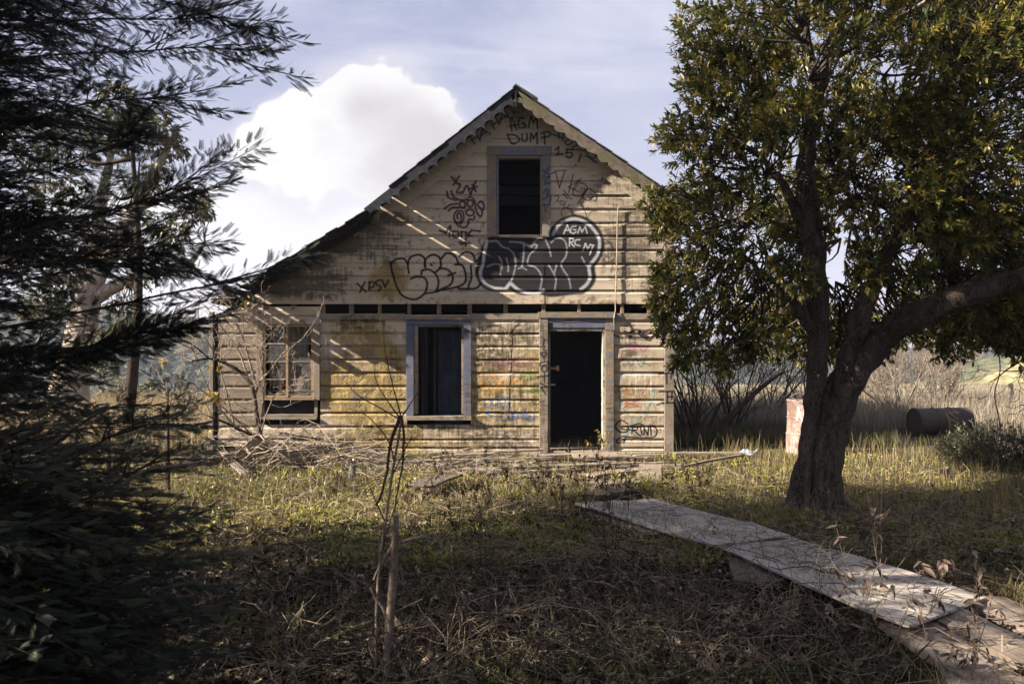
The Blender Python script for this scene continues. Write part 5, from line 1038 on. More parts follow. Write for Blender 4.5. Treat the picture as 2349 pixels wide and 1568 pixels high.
# ---------------------------------------------------------------- ground cover (no one could count it)
def gpts(N, y0, y1, rg, margin=1.32, xr=None, p=1.4):
    """ground points spread so that the picture is covered evenly"""
    t_ = rg.random(N); Yy = (y0 ** -p + t_ * (y1 ** -p - y0 ** -p)) ** (-1 / p); lim = 1175 / F * margin; Xx = rg.uniform(-lim, lim, N) * Yy
    if xr: Xx = rg.uniform(xr[0], xr[1], N)
    return Xx, Yy
def outside_house(X_, Y_): return ~((X_ > XLo - .05) & (X_ < XRo + .02) & (Y_ > D - .22) & (Y_ < D + 7.1))
PTH = np.array([(1.55, 9.1), (2.17, 7.67), (2.41, 7.09), (2.75, 6.48), (3.06, 5.80), (3.25, 5.3), (3.1, 3.6), (2.0, 3.6), (2.25, 5.0), (2.1, 5.44), (1.95, 5.98), (1.78, 6.55), (1.55, 6.89), (1.03, 7.71), (.55, 8.65)])
def inpoly(X_, Y_, pg):
    ins = np.zeros(len(X_), bool)
    for (xa, ya), (xb, yb) in zip(pg, np.roll(pg, -1, 0)): ins ^= ((ya > Y_) != (yb > Y_)) & (X_ < (xb - xa) * (Y_ - ya) / (yb - ya + 1e-9) + xa)
    return ins
def patch(X_, Y_, s_, th, seed):
    q = np.array([mnoise.noise(Vector((a * s_ + seed, b * s_, seed))) for a, b in zip(X_, Y_)]); return q > th
def blades(name, label, X_, Y_, h, w, cols, rg, lean=.35, mat=M_GRASS, kind='stuff', zoff=0, jit=.3):
    N = len(X_); Z_ = terrain(X_, Y_) - .01 + zoff; a = rg.random(N) * 6.283; la = rg.random(N) * 6.283; ln = rg.random(N) * lean * h * 1.6
    s_ = np.stack([np.cos(a), np.sin(a), 0 * a], -1) * (w / 2)[:, None]; ld = np.stack([np.cos(la), np.sin(la), 0 * a], -1); B = np.stack([X_, Y_, Z_], -1)
    m_ = B + ld * (ln * .3)[:, None] + np.array((0, 0, 1)) * (h * .55)[:, None]; t_ = B + ld * ln[:, None] + np.array((0, 0, 1)) * (h * np.sqrt(np.maximum(1 - (ln / h * .6) ** 2, .1)))[:, None]
    V = np.stack([B - s_, B + s_, m_ - s_ * .75, m_ + s_ * .75, t_], 1).reshape(-1, 3); k = np.arange(N)[:, None, None] * 5; Fc = (k + np.array([[0, 1, 3], [0, 3, 2], [2, 3, 4]])[None]).reshape(-1, 3)
    c_ = np.repeat(pick(cols, N, rg, jit), 5, 0) * np.tile([.6, .6, .9, .9, 1.15], N)[:, None]; return tag(fast_mesh(name, V, Fc, mat, col=c_), label, kind=kind)
rg = np.random.default_rng(66)
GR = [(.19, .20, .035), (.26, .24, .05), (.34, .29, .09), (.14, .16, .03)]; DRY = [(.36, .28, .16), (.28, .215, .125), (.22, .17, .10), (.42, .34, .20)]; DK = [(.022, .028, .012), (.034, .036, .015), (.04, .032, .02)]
X_, Y_ = gpts(76000, 6.4, 13.6, rg); k_ = outside_house(X_, Y_) & ~inpoly(X_, Y_, PTH) & (patch(X_, Y_, .9, -.12, 3) | (rg.random(len(X_)) < .3)); k_ &= ~((Y_ > 11.2) & (X_ < 2.2) & (X_ > -3.6) & (rg.random(len(X_)) < .9)); X_, Y_ = X_[k_], Y_[k_]
blades('grass', 'short yellow green grass in the sunlit strip before the house', X_, Y_, rg.gamma(4, .015, len(X_)) + .02, rg.uniform(.005, .011, len(X_)), GR + DRY[:2], rg)
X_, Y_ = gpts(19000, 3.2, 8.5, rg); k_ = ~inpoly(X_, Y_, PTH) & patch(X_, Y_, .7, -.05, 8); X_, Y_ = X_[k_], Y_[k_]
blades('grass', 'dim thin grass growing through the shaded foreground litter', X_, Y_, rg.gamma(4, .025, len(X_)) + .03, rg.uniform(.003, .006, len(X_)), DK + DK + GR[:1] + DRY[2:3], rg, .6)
X_, Y_ = gpts(3000, 7.5, 13.3, rg); k_ = outside_house(X_, Y_) & ~inpoly(X_, Y_, PTH); X_, Y_ = X_[k_], Y_[k_]
blades('dry_grass', 'tall dead grass stalks standing about the yard', X_, Y_, rg.uniform(.15, .5, len(X_)), rg.uniform(.0025, .005, len(X_)), DRY, rg, .3)
Y_ = rg.uniform(7, 14, 3500); X_ = rg.uniform(3.4, 8.5, 3500); blades('dry_grass', 'tall dead grass round the foot of the big tree', X_, Y_, rg.uniform(.12, .42, len(X_)), rg.uniform(.003, .006, len(X_)), DRY + GR[:2], rg, .35)
Y_ = rg.uniform(16.5, 30, 52000) ; X_ = rg.uniform(2.9, 24, 52000); blades('dry_grass', 'pale tall dry grass of the field beyond the drums', X_, Y_, rg.uniform(.3, .85, len(X_)), rg.uniform(.008, .02, len(X_)), [(.28, .245, .19), (.22, .195, .15), (.33, .29, .23)], rg, .3)
Y_ = rg.uniform(13.5, 30, 30000); X_ = rg.uniform(-20, -5.2, 30000); blades('dry_grass', 'tall dry grass and weeds in the field left of the house', X_, Y_, rg.uniform(.2, .75, len(X_)), rg.uniform(.006, .016, len(X_)), DRY + [(.14, .12, .07)], rg, .35)
# dead tangled stems of last year's weeds
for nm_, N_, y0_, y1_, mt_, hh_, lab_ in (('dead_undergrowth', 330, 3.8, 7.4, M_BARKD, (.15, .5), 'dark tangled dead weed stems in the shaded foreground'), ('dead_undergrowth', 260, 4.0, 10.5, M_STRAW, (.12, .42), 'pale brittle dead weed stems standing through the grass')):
    X_, Y_ = gpts(N_, y0_, y1_, rg); k_ = ~inpoly(X_, Y_, PTH); o_ = []
    for a_, b_ in zip(X_[k_], Y_[k_]):
        for _ in range(2): branching(np.array((a_ + rg.normal(0, .03), b_ + rg.normal(0, .03), float(terrain(a_, b_)))), np.array((rg.normal(0, .55), rg.normal(0, .45), 1)), rg.uniform(*hh_), .0028, rg, 2, (1, 3), .6, .05, 6, .22, o_)
    tag(twigs_mesh(nm_, o_, mt_, None, 3, rmin=.0011), lab_, kind='stuff')
# low leafy weeds
X_, Y_ = gpts(10500, 6.0, 13.0, rg); k_ = ~inpoly(X_, Y_, PTH) & patch(X_, Y_, .8, -.05, 5) & ((X_ < 2.6) | (rg.random(len(X_)) < .3)); X_, Y_ = X_[k_], Y_[k_]; cc_ = np.stack([X_, Y_, terrain(X_, Y_) + rg.uniform(.01, .10, len(X_))], -1)
v_, f_, c_ = leaf_clusters(cc_, np.tile([0, 0, 1.0], (len(cc_), 1)) + rg.normal(0, .3, (len(cc_), 3)), rg, 9, .065, [(.22, .22, .04), (.30, .28, .06), (.15, .18, .03)], 1.1, .06, False); tag(fast_mesh('low_weeds', v_, f_, M_LEAF, col=c_), 'bright low leafy weeds in the sunlit grass', kind='stuff')
X_, Y_ = gpts(11500, 3.3, 7.2, rg); k_ = ~inpoly(X_, Y_, PTH) & patch(X_, Y_, 1.1, .02, 9); X_, Y_ = X_[k_], Y_[k_]; cc_ = np.stack([X_, Y_, terrain(X_, Y_) + rg.uniform(.01, .12, len(X_))], -1)
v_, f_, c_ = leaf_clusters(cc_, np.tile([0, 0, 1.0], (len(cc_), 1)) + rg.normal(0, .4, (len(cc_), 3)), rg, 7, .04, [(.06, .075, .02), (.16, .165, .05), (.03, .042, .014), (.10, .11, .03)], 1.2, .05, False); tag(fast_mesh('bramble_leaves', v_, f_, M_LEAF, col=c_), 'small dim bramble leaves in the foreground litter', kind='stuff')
# dead leaves: curled cupped shapes
DL = np.array([(0, 0, 0), (.3, .28, .14), (.75, .22, .10), (1, 0, .16), (.75, -.22, .02), (.3, -.28, .18), (.5, 0, -.03)])
def litter(name, label, N, y0, y1, size, cols, rg, cond=None):
    X_, Y_ = gpts(N, y0, y1, rg); k_ = outside_house(X_, Y_) & ~(inpoly(X_, Y_, PTH) & (rg.random(len(X_)) < .93))
    if cond is not None: k_ &= cond(X_, Y_)
    X_, Y_ = X_[k_], Y_[k_]; n = len(X_); pos = np.stack([X_, Y_, terrain(X_, Y_) + rg.uniform(.0, .05, n)], -1); dd = rg.normal(size=(n, 3)) * np.array((1, 1, .35)); Rm = frames(dd, rg, np.tile([0, 0, 1.0], (n, 1)))
    v_, f_ = stamp(DL, LFc, pos, Rm, rg.uniform(*size, n)); c_ = np.repeat(pick(cols, n, rg, .35), 7, 0); return tag(fast_mesh(name, v_, f_, M_DEAD, col=c_), label, kind='stuff')
LT = [(.055, .04, .027), (.09, .066, .045), (.035, .025, .018), (.19, .15, .11), (.34, .28, .21), (.025, .019, .014)]
litter('leaf_litter', 'brown dead leaves covering the shaded foreground', 52000, 3.2, 8.0, (.03, .085), LT, rg)
litter('leaf_litter', 'pale dead leaves and bark scraps in the sunlit strip', 27000, 6.8, 13.3, (.02, .06), LT + [(.38, .30, .22)], rg)
litter('leaf_litter', 'larger curled dead leaves at the bottom of the yard', 4400, 3.3, 4.9, (.05, .12), LT[:4] + [(.34, .27, .20)], rg, lambda a, b: a > -.9)
# understorey mass on the right behind the tree
Y_ = rg.uniform(14.2, 17, 16000); X_ = rg.uniform(2.9, 7, 16000); blades('undergrowth', 'dark undergrowth between the house corner and the drums', X_, Y_, rg.uniform(.1, .38, len(X_)), rg.uniform(.006, .014, len(X_)), [(.06, .075, .03), (.10, .10, .045), (.13, .11, .07)], rg, .4)
for i, (px, py, Y0, r) in enumerate([(2250, 985, 12.2, .55), (2330, 1010, 11, .6), (2200, 1010, 13, .35)]):
    n = int(900 * r); b_ = W(px, py, Y0); b_[2] = 0; uu = norm(rg.normal(size=(n, 3))); uu[:, 2] = np.abs(uu[:, 2]); p = uu * (r * rg.uniform(.3, 1.05, n))[:, None] * np.array((1.2, 1, 1.15)); rt = empty('dark_shrub', tuple(b_)); tag(rt, ['dark low shrub at the right edge below the fence post', 'dark low shrub cut by the right edge of the picture', 'small dark shrub beside the lying drum'][i], 'shrub')
    v_, f_, c_ = leaf_clusters(p, uu, rg, 8, .06, [(.035, .04, .022), (.05, .05, .03)], detail=False); fast_mesh('leaves', v_, f_, M_LEAF, rt, col=c_); o_ = []
    for _ in range(14): branching(np.zeros(3), np.array((rg.normal(0, .5), rg.normal(0, .5), 1)), r, .006, rg, 1, (2, 3), .6, .2, 6, .2, o_)
    twigs_mesh('stems', o_, M_BARKD, rt, 3)
# ================================================================ objects in the yard
def plank(name, label, a, b, w, th, mat, rg, za=.03, zb=.03, cat='board', roll=0.0, rag=.04, group=None, bow=0.0, n=7):
    """board lying from a to b (ground xy), with worn uneven ends and edges"""
    a = np.array((*a[:2], za), float); b = np.array((*b[:2], zb), float); c = (a + b) / 2; L = np.linalg.norm(b - a); d_ = (b - a) / L; s_ = norm(np.cross([0, 0, 1.0], d_)); s_ = s_ * math.cos(roll) + np.array((0, 0, 1)) * math.sin(roll); u_ = np.cross(d_, s_)
    vs = []; fs = []
    for i in range(n):
        t_ = i / (n - 1) - .5; e0 = rg.normal(0, .003); e1 = rg.normal(0, .003)
        for (sx, sz) in ((-1, 1), (0, 1), (1, 1), (1, -1), (-1, -1)):
            x = t_ * L + (rg.normal(0, rag) if i in (0, n - 1) and sx != 0 else (rg.normal(0, rag * 1.6) if i in (0, n - 1) else 0)); y = sx * w / 2 + (e0 if sx > 0 else e1) * (3 if rag > .03 else 1); z = sz * th / 2 + bow * (1 - 4 * t_ * t_) + (bow * .6 if sx and sz > 0 else 0)
            vs.append((x, y, z))
    k = 5; fs += [(4, 3, 2, 1, 0), tuple((n - 1) * k + q for q in range(k))]
    for i in range(n - 1):
        for j in range(k): fs.append((i * k + j, i * k + (j + 1) % k, (i + 1) * k + (j + 1) % k, (i + 1) * k + j))
    o = MB().add(vs, fs).build(name, mat); from mathutils import Matrix
    M = Matrix(((d_[0], s_[0], u_[0], c[0]), (d_[1], s_[1], u_[1], c[1]), (d_[2], s_[2], u_[2], c[2]), (0, 0, 0, 1))); o.matrix_world = M
    return tag(o, label, cat, group)
rg = np.random.default_rng(77)
g = lambda px, py: G(px, py)[:2]
PK = [((1063, 1068), (1276, 1064), .13, M_PLANK, 'long pale plank lying parallel to the wall left of the doorway', .05), ((1224, 1060), (1304, 1058), .22, M_PLANK, 'short grey blue board end lying just left of the doorway step', .07), ((1130, 1053), (1245, 1050), .16, M_PINK, 'worn board against the foot of the wall between blue window and door', .08),
      ((1064, 1049), (1104, 1048), .12, M_PLANK, 'short pale offcut at the foot of the wall under the blue window', .09), ((1272, 1048), (1388, 1048), .2, M_PINK, 'flat board lying across the foot of the doorway', .04),
      ((1315, 1061), (1444, 1060), .52, M_PINK, 'wide curled sheet of board on the ground in front of the doorway', .07), ((1449, 1078), (1562, 1079), .10, M_PLANK, 'narrow plank lying in the grass right of the doorway', .03), ((1350, 1104), (1476, 1090), .26, M_PLANK, 'pale splintered board lying aslant in the grass before the door', .05),
      ((1489, 1116), (1491, 1081), .30, M_PINK, 'brown board pointing at the viewer beside the splintered one', .04), ((1360, 1121), (1470, 1112), .28, M_PLANK, 'grey board half buried behind the start of the plywood path', .03), ((1546, 1048), (1702, 1047), .16, M_PLANK, 'pale plank running right from the corner of the house', .03), ((1576, 1081), (1706, 1060), .07, M_PLANK, 'thin pole like board lying aslant right of the house corner', .05),
      ((1344, 1152), (1458, 1137), .34, M_PLANKD, 'dark board lying across the near end of the plywood path', .05), ((966, 1146), (1034, 1116), .30, M_PLANKD, 'dark board sloping up out of the grass below the blue window', .12), ((1366, 1192), (1508, 1243), .16, M_PLANK, 'narrow pale board along the left edge of the plywood path', .02), ((1712, 1275), (1742, 1360), .34, M_PLANKD, 'dark grey board jutting from under the plywood path', .02),
      ((1030, 1089), (1300, 1083), .10, M_PLANKD, 'dark split plank under the long pale plank', .03), ((1290, 1083), (1470, 1079), .09, M_PLANK, 'thin lath in the debris before the doorway', .06), ((900, 1075), (1075, 1068), .14, M_PINK, 'faded board under the sticks between the two windows', .05), ((1010, 1058), (1130, 1056), .12, M_PLANK, 'pale board end against the wall below the blue window', .05), ((1180, 1095), (1330, 1092), .12, M_PLANKD, 'dark rotten plank in the weeds before the step', .03),
      ((1450, 1055), (1530, 1054), .14, M_PINK, 'short board at the foot of the wall near the right corner', .03)]
for (a, b, w_, mt, lab, z) in PK:
    plank('fallen_board', lab, g(*a), g(*b), w_, rg.uniform(.018, .035), mt, rg, z + .03, z + .03 + rg.uniform(-.01, .03), rag=.03, bow=rg.uniform(0, .01), roll=rg.normal(0, .04))
for i in range(46):   # smaller scraps in the same strip
    px = rg.uniform(960, 1500); py = rg.uniform(1048, 1092); p = G(px, py); a_ = rg.normal(0, .35); L = rg.uniform(.15, .6); d_ = np.array((math.cos(a_), math.sin(a_))) * L / 2
    plank('wood_scrap', ('small weathered', 'small brownish', 'small dark rotten')[i % 3] + ' broken board among the debris ' + ('below the blue window', 'between the blue window and the door', 'before the doorway')[min(2, int((px - 960) / 180))], p[:2] - d_, p[:2] + d_, rg.uniform(.03, .11), .016, [M_PLANK, M_PINK, M_PLANKD][i % 3], rg, rg.uniform(.02, .09), rg.uniform(.02, .09), group='broken wood scraps before the wall', n=4)
# left of the house: fallen beam, broken frame, slanted plank
plank('fallen_beam', 'thick beam lying at the left foot of the house behind the cypress spray', W(418, 1078, 11.6)[:2], W(520, 1074, 11.8)[:2], .05, .17, M_PLANK, rg, .09, .11, 'beam')
plank('fallen_beam', 'brown board on edge lying under the small paned window', W(588, 1072, 11.6)[:2], W(800, 1056, 12.3)[:2], .05, .22, M_PINK, rg, .10, .16, 'beam')
plank('fallen_beam', 'long board leaning from the window shrub down to the right', W(640, 1005, 12.6)[:2], W(905, 1050, 12.7)[:2], .04, .06, M_PLANKD, rg, .38, .06, 'beam')
plank('fallen_beam', 'second slim board leaning below the first across the wall foot', W(620, 1030, 12.3)[:2], W(880, 1055, 12.4)[:2], .03, .07, M_PLANK, rg, .26, .08, 'beam')
fr_ = empty('broken_crate', tuple(W(584, 1050, 11.4))); tag(fr_, 'tilted broken wooden frame box in front of the small paned window', 'crate')
from mathutils import Matrix
fr_.rotation_euler = (.5, -.75, .35)
for nm, bx in (('side_slat', (-.26, .26, -.02, .0, -.12, .12)), ('side_slat', (-.26, .26, .22, .24, -.12, .12)), ('end_slat', (-.28, -.262, .001, .219, -.11, .11)), ('end_slat', (.262, .28, .001, .219, -.11, .11)), ('cross_slat', (-.02, .02, .001, .219, .06, .10))):
    MB().box(*bx).build(nm, M_PLANK, fr_, bevel=.004)
plank('fallen_board', 'slim pale board leaning by the broken frame', W(512, 1052, 11.2)[:2], W(560, 1100, 10.7)[:2], .10, .02, M_PLANK, rg, .24, .03)
# plywood path
def ply_mat():
    m, t, b = new_mat('weathered_plywood'); co = t.coord(); r = t.rnd(); gr = t.noise(t.mapv(co, (2.2, 26, 10)), 1.8, 8, .7, .6); big = t.noise(co, 2.2, 5, .6); fine = t.noise(co, 60, 4)
    c = t.mix(gr.ss(.3, .7), (.19, .172, .158), (.45, .415, .375)); c = t.mix(big.ss(.5, .7) * .5, c, (.13, .11, .095)); c = t.mix(gr.ss(.36, .31) * .8, c, (.04, .032, .026))
    x, y, z = t.sep(co); g_, a_ = t.img(PLYG, t.comb(x / 2.6 + .5, y / 1.2 + .5, 0.0)); c = t.mix(a_ * (1.0 - fine.ss(.55, .7) * .5), c, g_)
    t.set(b.inputs['Base Color'], c); t.set(b.inputs['Normal'], t.bump(gr, .5, .004)); return m
pp = Paint(0, 0, 260, 120, 4.0)
for q in [[(20, 30), (60, 20), (50, 50), (90, 30)], [(30, 60), (80, 45)], [(80, 60), (120, 40), (110, 70), (140, 55)], [(60, 80), (100, 70), (90, 95), (120, 85)], [(150, 25), (190, 20), (170, 40), (215, 30), (200, 52)], [(215, 40), (235, 36), (236, 48), (218, 50), (215, 40)], [(222, 52), (240, 50), (240, 62), (224, 62), (222, 52)], [(170, 75), (215, 62), (200, 85), (250, 70), (232, 96)], [(20, 90), (45, 76), (52, 100), (70, 92)]]: pp.stroke(q, 2.2, (.03, .035, .04), .8, .6)
PLYG = pp.image('plywood_marks'); M_PLY = ply_mat()
def sheet(label, P4, z4, th=.016, warp=.012):
    """P4: corners (far-left, far-right, near-right, near-left)"""
    P4 = np.array([(*p, z) for p, z in zip(P4, z4)], float); c = P4.mean(0); ex = norm(P4[3] + P4[2] - P4[0] - P4[1]); ey = norm(np.cross([0, 0, 1.0], ex)); ez = np.cross(ex, ey); nu, nv = 14, 7; vs = []
    for s_ in (1, -1):
        for i in range(nu):
            for j in range(nv):
                u_, v2 = i / (nu - 1), j / (nv - 1); p = (P4[0] * (1 - u_) + P4[3] * u_) * (1 - v2) + (P4[1] * (1 - u_) + P4[2] * u_) * v2; p = p + rg.normal(0, .004, 3) * (1 if (i in (0, nu - 1) or j in (0, nv - 1)) and s_ == 1 else 0)
                q = p - c; lz = warp * math.sin(u_ * 5 + 1) * math.cos(v2 * 3); vs.append((q @ ex, q @ ey, q @ ez + s_ * th / 2 + lz))
    fs = []; N = nu * nv
    for i in range(nu - 1):
        for j in range(nv - 1): k = i * nv + j; fs += [(k, k + nv, k + nv + 1, k + 1), (N + k, N + k + 1, N + k + nv + 1, N + k + nv)]
    for i in range(nu - 1):
        for j in (0, nv - 1): k = i * nv + j; fs.append((k, k + nv, N + k + nv, N + k) if j else (k, N + k, N + k + nv, k + nv))
    for j in range(nv - 1):
        for i in (0, nu - 1): k = i * nv + j; fs.append((k, k + 1, N + k + 1, N + k))
    o = MB().add(vs, fs).build('plywood_sheet', M_PLY); o.matrix_world = Matrix(((ex[0], ey[0], ez[0], c[0]), (ex[1], ey[1], ez[1], c[1]), (ex[2], ey[2], ez[2], c[2]), (0, 0, 0, 1))); return tag(o, label, 'plywood sheet')
def gz(px, py, z): return G(px, py, z)[:2]
sheet('far plywood sheet of the path, sunlit, starting left of the tree', [gz(1318, 1157, .09), gz(1500, 1143, .08), gz(1812, 1228, .10), gz(1640, 1250, .13)], [.09, .08, .10, .13])
sheet('near plywood sheet of the path, in shade, with black scribbles', [gz(1625, 1247, .09), gz(1800, 1224, .07), gz(2262, 1372, .12), gz(2085, 1436, .20)], [.09, .07, .12, .20])
sheet('narrow warped board running beside the far plywood sheet', [gz(1330, 1163, .03), gz(1345, 1160, .03), gz(1440, 1200, .04), gz(1420, 1206, .04)], [.03, .03, .05, .05])
plank('path_plank', 'first brown plank at the end of the path, nearest the dead leaves', gz(2060, 1425, .12), gz(2275, 1552, .07), .30, .04, M_PINK, rg, .12, .07, 'plank')
plank('path_plank', 'second brown plank of the path, beside the moss', gz(2165, 1405, .12), gz(2400, 1530, .07), .27, .04, M_PINK, rg, .12, .07, 'plank')
plank('path_plank', 'grey plank end lying across the bottom right corner', gz(2150, 1566, .04), gz(2460, 1590, .04), .22, .04, M_PLANK, rg, .05, .04, 'plank')
plank('path_plank', 'short brown board at the right edge past the plywood', gz(2260, 1395, .05), gz(2420, 1450, .05), .35, .03, M_PINK, rg, .09, .05, 'plank')
curve_tube('fuzzy_stem', [W(2130, 1380, 5.2), W(2200, 1384, 5.1), W(2262, 1405, 4.9), W(2310, 1435, 4.6), W(2349, 1460, 4.4)], .009, M_TWIGP, None, 24); tag(C.objects['fuzzy_stem'], 'pale fuzzy stem curving over the near end of the path', 'stem')

ex_, ey_ = [], []
for (xa, ya), (xb, yb) in zip(PTH, np.roll(PTH, -1, 0)):
    n_ = int(700 * math.hypot(xb - xa, yb - ya)); t_ = rg.random(n_); ex_.append(xa + (xb - xa) * t_ + rg.normal(0, .06, n_)); ey_.append(ya + (yb - ya) * t_ + rg.normal(0, .06, n_))
ex_, ey_ = np.concatenate(ex_), np.concatenate(ey_); blades('edge_grass', 'grass and straw growing over the edges of the plywood path', ex_, ey_, rg.gamma(4, .028, len(ex_)) + .04, rg.uniform(.003, .007, len(ex_)), DRY[1:] + GR[:2] + DK, rg, .8)
# ---------------------------------------------------------------- drums
def drum_mat(name, base, rustc, strokes, res=(188, 88)):
    p = Paint(0, 0, res[0], res[1], 5.0)
    for q, w_, c_, a_ in strokes: p.stroke(q, w_, c_, a_, .5)
    im = p.image(name + '_marks'); m, t, b = new_mat(name); co = t.coord(); uv = t.coord('UV'); n = t.noise(co, 5, 6, .65); k = t.noise(co, 30, 5, .7); dr = t.noise(t.mapv(co, (8, 8, 1)), 2, 4)
    c = t.mix(n.ss(.4, .6), base, rustc); c = t.mix(k.ss(.5, .65) * .7, c, tuple(x * .4 for x in rustc)); c = t.mix(dr.ss(.5, .7) * .4, c, tuple(x * .5 for x in base)); g_, a_ = t.img(im, uv, 'CLIP'); c = t.mix(a_ * (1.0 - k.ss(.58, .7) * .6), c, g_)
    t.set(b.inputs['Base Color'], c); b.inputs['Roughness'].default_value = .7; t.set(b.inputs['Normal'], t.bump(k, .5, .004)); return m
def drum(name, label, loc, rot, h, r, mat, n=40):
    rt = empty(name, loc); rt.rotation_euler = rot; tag(rt, label, 'steel drum')
    prof = [(0, r), (.012, r + .012), (.03, r + .004), (.05, r)] + [(h * f + e * .02, r + (.016 if e == 0 else 0)) for f in (.36, .66) for e in (-1.2, -.5, 0, .5, 1.2)] + [(h - .05, r), (h - .03, r + .004), (h - .012, r + .012), (h, r), (h, r - .012), (h - .04, r - .014)]
    prof = sorted(prof[:-3], key=lambda q: q[0]) + prof[-3:]
    K = len(prof); vs = [(rr * math.cos(2 * math.pi * i / n) , rr * math.sin(2 * math.pi * i / n), z) for i in range(n + 1) for z, rr in prof]; fs = [(i * K + j, (i + 1) * K + j, (i + 1) * K + j + 1, i * K + j + 1) for i in range(n) for j in range(K - 1)]
    vs = [(x + .006 * math.sin(z * 9 + x * 12), y, z) for x, y, z in vs]
    me = bpy.data.meshes.new('body'); me.from_pydata(vs, [], fs); uvl = me.uv_layers.new(name='UVMap')
    for lp in me.loops: vi = lp.vertex_index; i, j = divmod(vi, K); uvl.data[lp.index].uv = (i / n, prof[j][0] / h)
    me.polygons.foreach_set('use_smooth', [True] * len(me.polygons)); me.materials.append(mat); link(bpy.data.objects.new('body', me), rt)
    m = MB(); m.add([(r * .985 * math.cos(2 * math.pi * i / n), r * .985 * math.sin(2 * math.pi * i / n), .015) for i in range(n)], [tuple(range(n))]); m.build('base_plate', mat, rt); return rt
W_ = (.62, .64, .66)
# strokes live on a 188 x 88 cm unrolled sheet; column 141 faces the camera (angle -90 deg)
s1 = [([(118, 12), (116, 32)], 2, W_, .8), ([(118, 12), (126, 34), (128, 12)], 2, W_, .8), ([(132, 14), (133, 34)], 2, W_, .8), ([(142, 12), (133, 24), (144, 36)], 2, W_, .8), ([(148, 34), (147, 16), (154, 18), (150, 26), (156, 34)], 2, W_, .8),
      ([(132, 44), (138, 52), (146, 46), (150, 56), (142, 62), (130, 60), (126, 52), (132, 44)], 4, W_, .9), ([(134, 54), (144, 56)], 9, W_, .85), ([(130, 66), (144, 62), (150, 66)], 4, W_, .85), ([(134, 66), (136, 84)], 5, W_, .85), ([(146, 50), (150, 60)], 5, W_, .8), ([(108, 40), (160, 40)], 1.2, (.3, .22, .08), .4), ([(120, 60), (124, 80)], 1.5, (.05, .03, .03), .5)]
DM = drum_mat('rusty_pinkish_drum', (.27, .215, .20), (.14, .09, .075), s1)
dp = W(1846, 1035, 13.3)
drum('oil_drum', 'upright rusty steel drum with white graffiti partly behind the tree trunk', (float(dp[0]), 13.3, -.02), (0, .03, 0), .90, .30, DM)
curve_tube('coiled_wire', [W(1815, 908, 13.05), W(1830, 902, 13.0), W(1850, 906, 12.98), W(1846, 916, 12.98), W(1826, 916, 12.98), W(1816, 910, 13.0), W(1840, 925, 12.97), W(1856, 934, 12.98)], .006, M_TWIGP, None, 50); tag(C.objects['coiled_wire'], 'loop of wire hanging over the rim of the upright drum', 'wire')
s2 = [([(100 + a, b) for a, b in q], 2.2, (.30, .24, .05), .7) for q in ([(10, 30), (20, 24), (18, 38), (34, 28)], [(34, 40), (44, 26), (50, 42), (60, 28)], [(20, 44), (70, 38)])]
DM2 = drum_mat('dark_drum', (.045, .045, .05), (.075, .055, .045), s2)
dp = W(2096, 996, 16.2); drum('oil_drum', 'dark steel drum lying on its side in the grass with yellow scribbles', (float(dp[0]), 16.2, .27), (0, math.radians(89), math.radians(4)), 1.12, .27, DM2)
# fence post and strands at the far right
fp = W(2319, 960, 21.5); post = empty('fence_post', (float(fp[0]), 21.5, -.1)); tag(post, 'weathered fence post in the dry grass near the right edge', 'fence post')
m = MB(); m.box(-.05, .05, -.04, .04, 0, .95); m.build('post', M_PLANK, post, bevel=.012); m = MB(); m.box(-.052, .052, -.042, .042, .94, .965); m.build('top', M_PLANK, post, bevel=.01)
fp2 = W(2420, 950, 22.5); post2 = empty('fence_post', (float(fp2[0]), 22.5, -.1)); tag(post2, 'fence post just beyond the right edge of the picture', 'fence post'); m = MB(); m.box(-.05, .05, -.04, .04, 0, .95); m.build('post', M_PLANK, post2, bevel=.012)
for k, zz in enumerate((.45, .8)):
    curve_tube('fence_wire', [(float(fp[0]) - 9, 20, zz - .1), (float(fp[0]) - 4, 20.8, zz - .12), (float(fp[0]), 21.44, zz), (float(fp2[0]), 22.44, zz)], .004, M_METAL, None, 30); 
for o_, l_ in zip([o for o in C.objects if o.name.startswith('fence_wire')], ('lower wire of the field fence', 'upper wire of the field fence')): tag(o_, l_, 'wire')
# ---------------------------------------------------------------- broken sapling in front of the camera
sp0 = G(885, 1560); sap = empty('broken_sapling', tuple(sp0)); tag(sap, 'slim broken leafless sapling with bent stems standing in the centre foreground', 'sapling'); YS = sp0[1]
def sst(nm, lst, r0, r1, mat, sides=8, K=40):
    P = np.array([W(p[0], p[1], YS + (p[2] if len(p) > 2 else 0)) - sp0 for p in lst]); q = resample(np.c_[P, np.linspace(r0, r1, len(P))], K); v_, f_ = tubes(q[None, :, :3], q[None, :, 3], sides, .06, 2); v_ += np.array([np.array(mnoise.noise_vector(Vector(p * 18))) * .003 for p in v_]); return fast_mesh(nm, v_, f_, mat, sap, smooth=True)
sst('trunk', [(880, 1600), (888, 1540), (892, 1460), (898, 1380), (903, 1300), (906, 1230), (908, 1180)], .026, .015, M_BARKR, 12)
MB().add([tuple(W(908 + a, 1180 + b, YS + c) - sp0) for a, b, c in ((-8, 2, -.01), (8, 2, -.01), (5, -12, 0), (-3, -6, .01), (0, 3, .02))], [(0, 1, 2), (0, 2, 3), (1, 4, 2), (4, 3, 2), (0, 3, 4)]).build('broken_top', M_TWIGP, sap)
sst('stem', [(858, 1600), (862, 1520), (864, 1420), (870, 1300), (884, 1200), (896, 1110), (908, 1040), (916, 990), (920, 956)], .009, .005, M_BARKR)
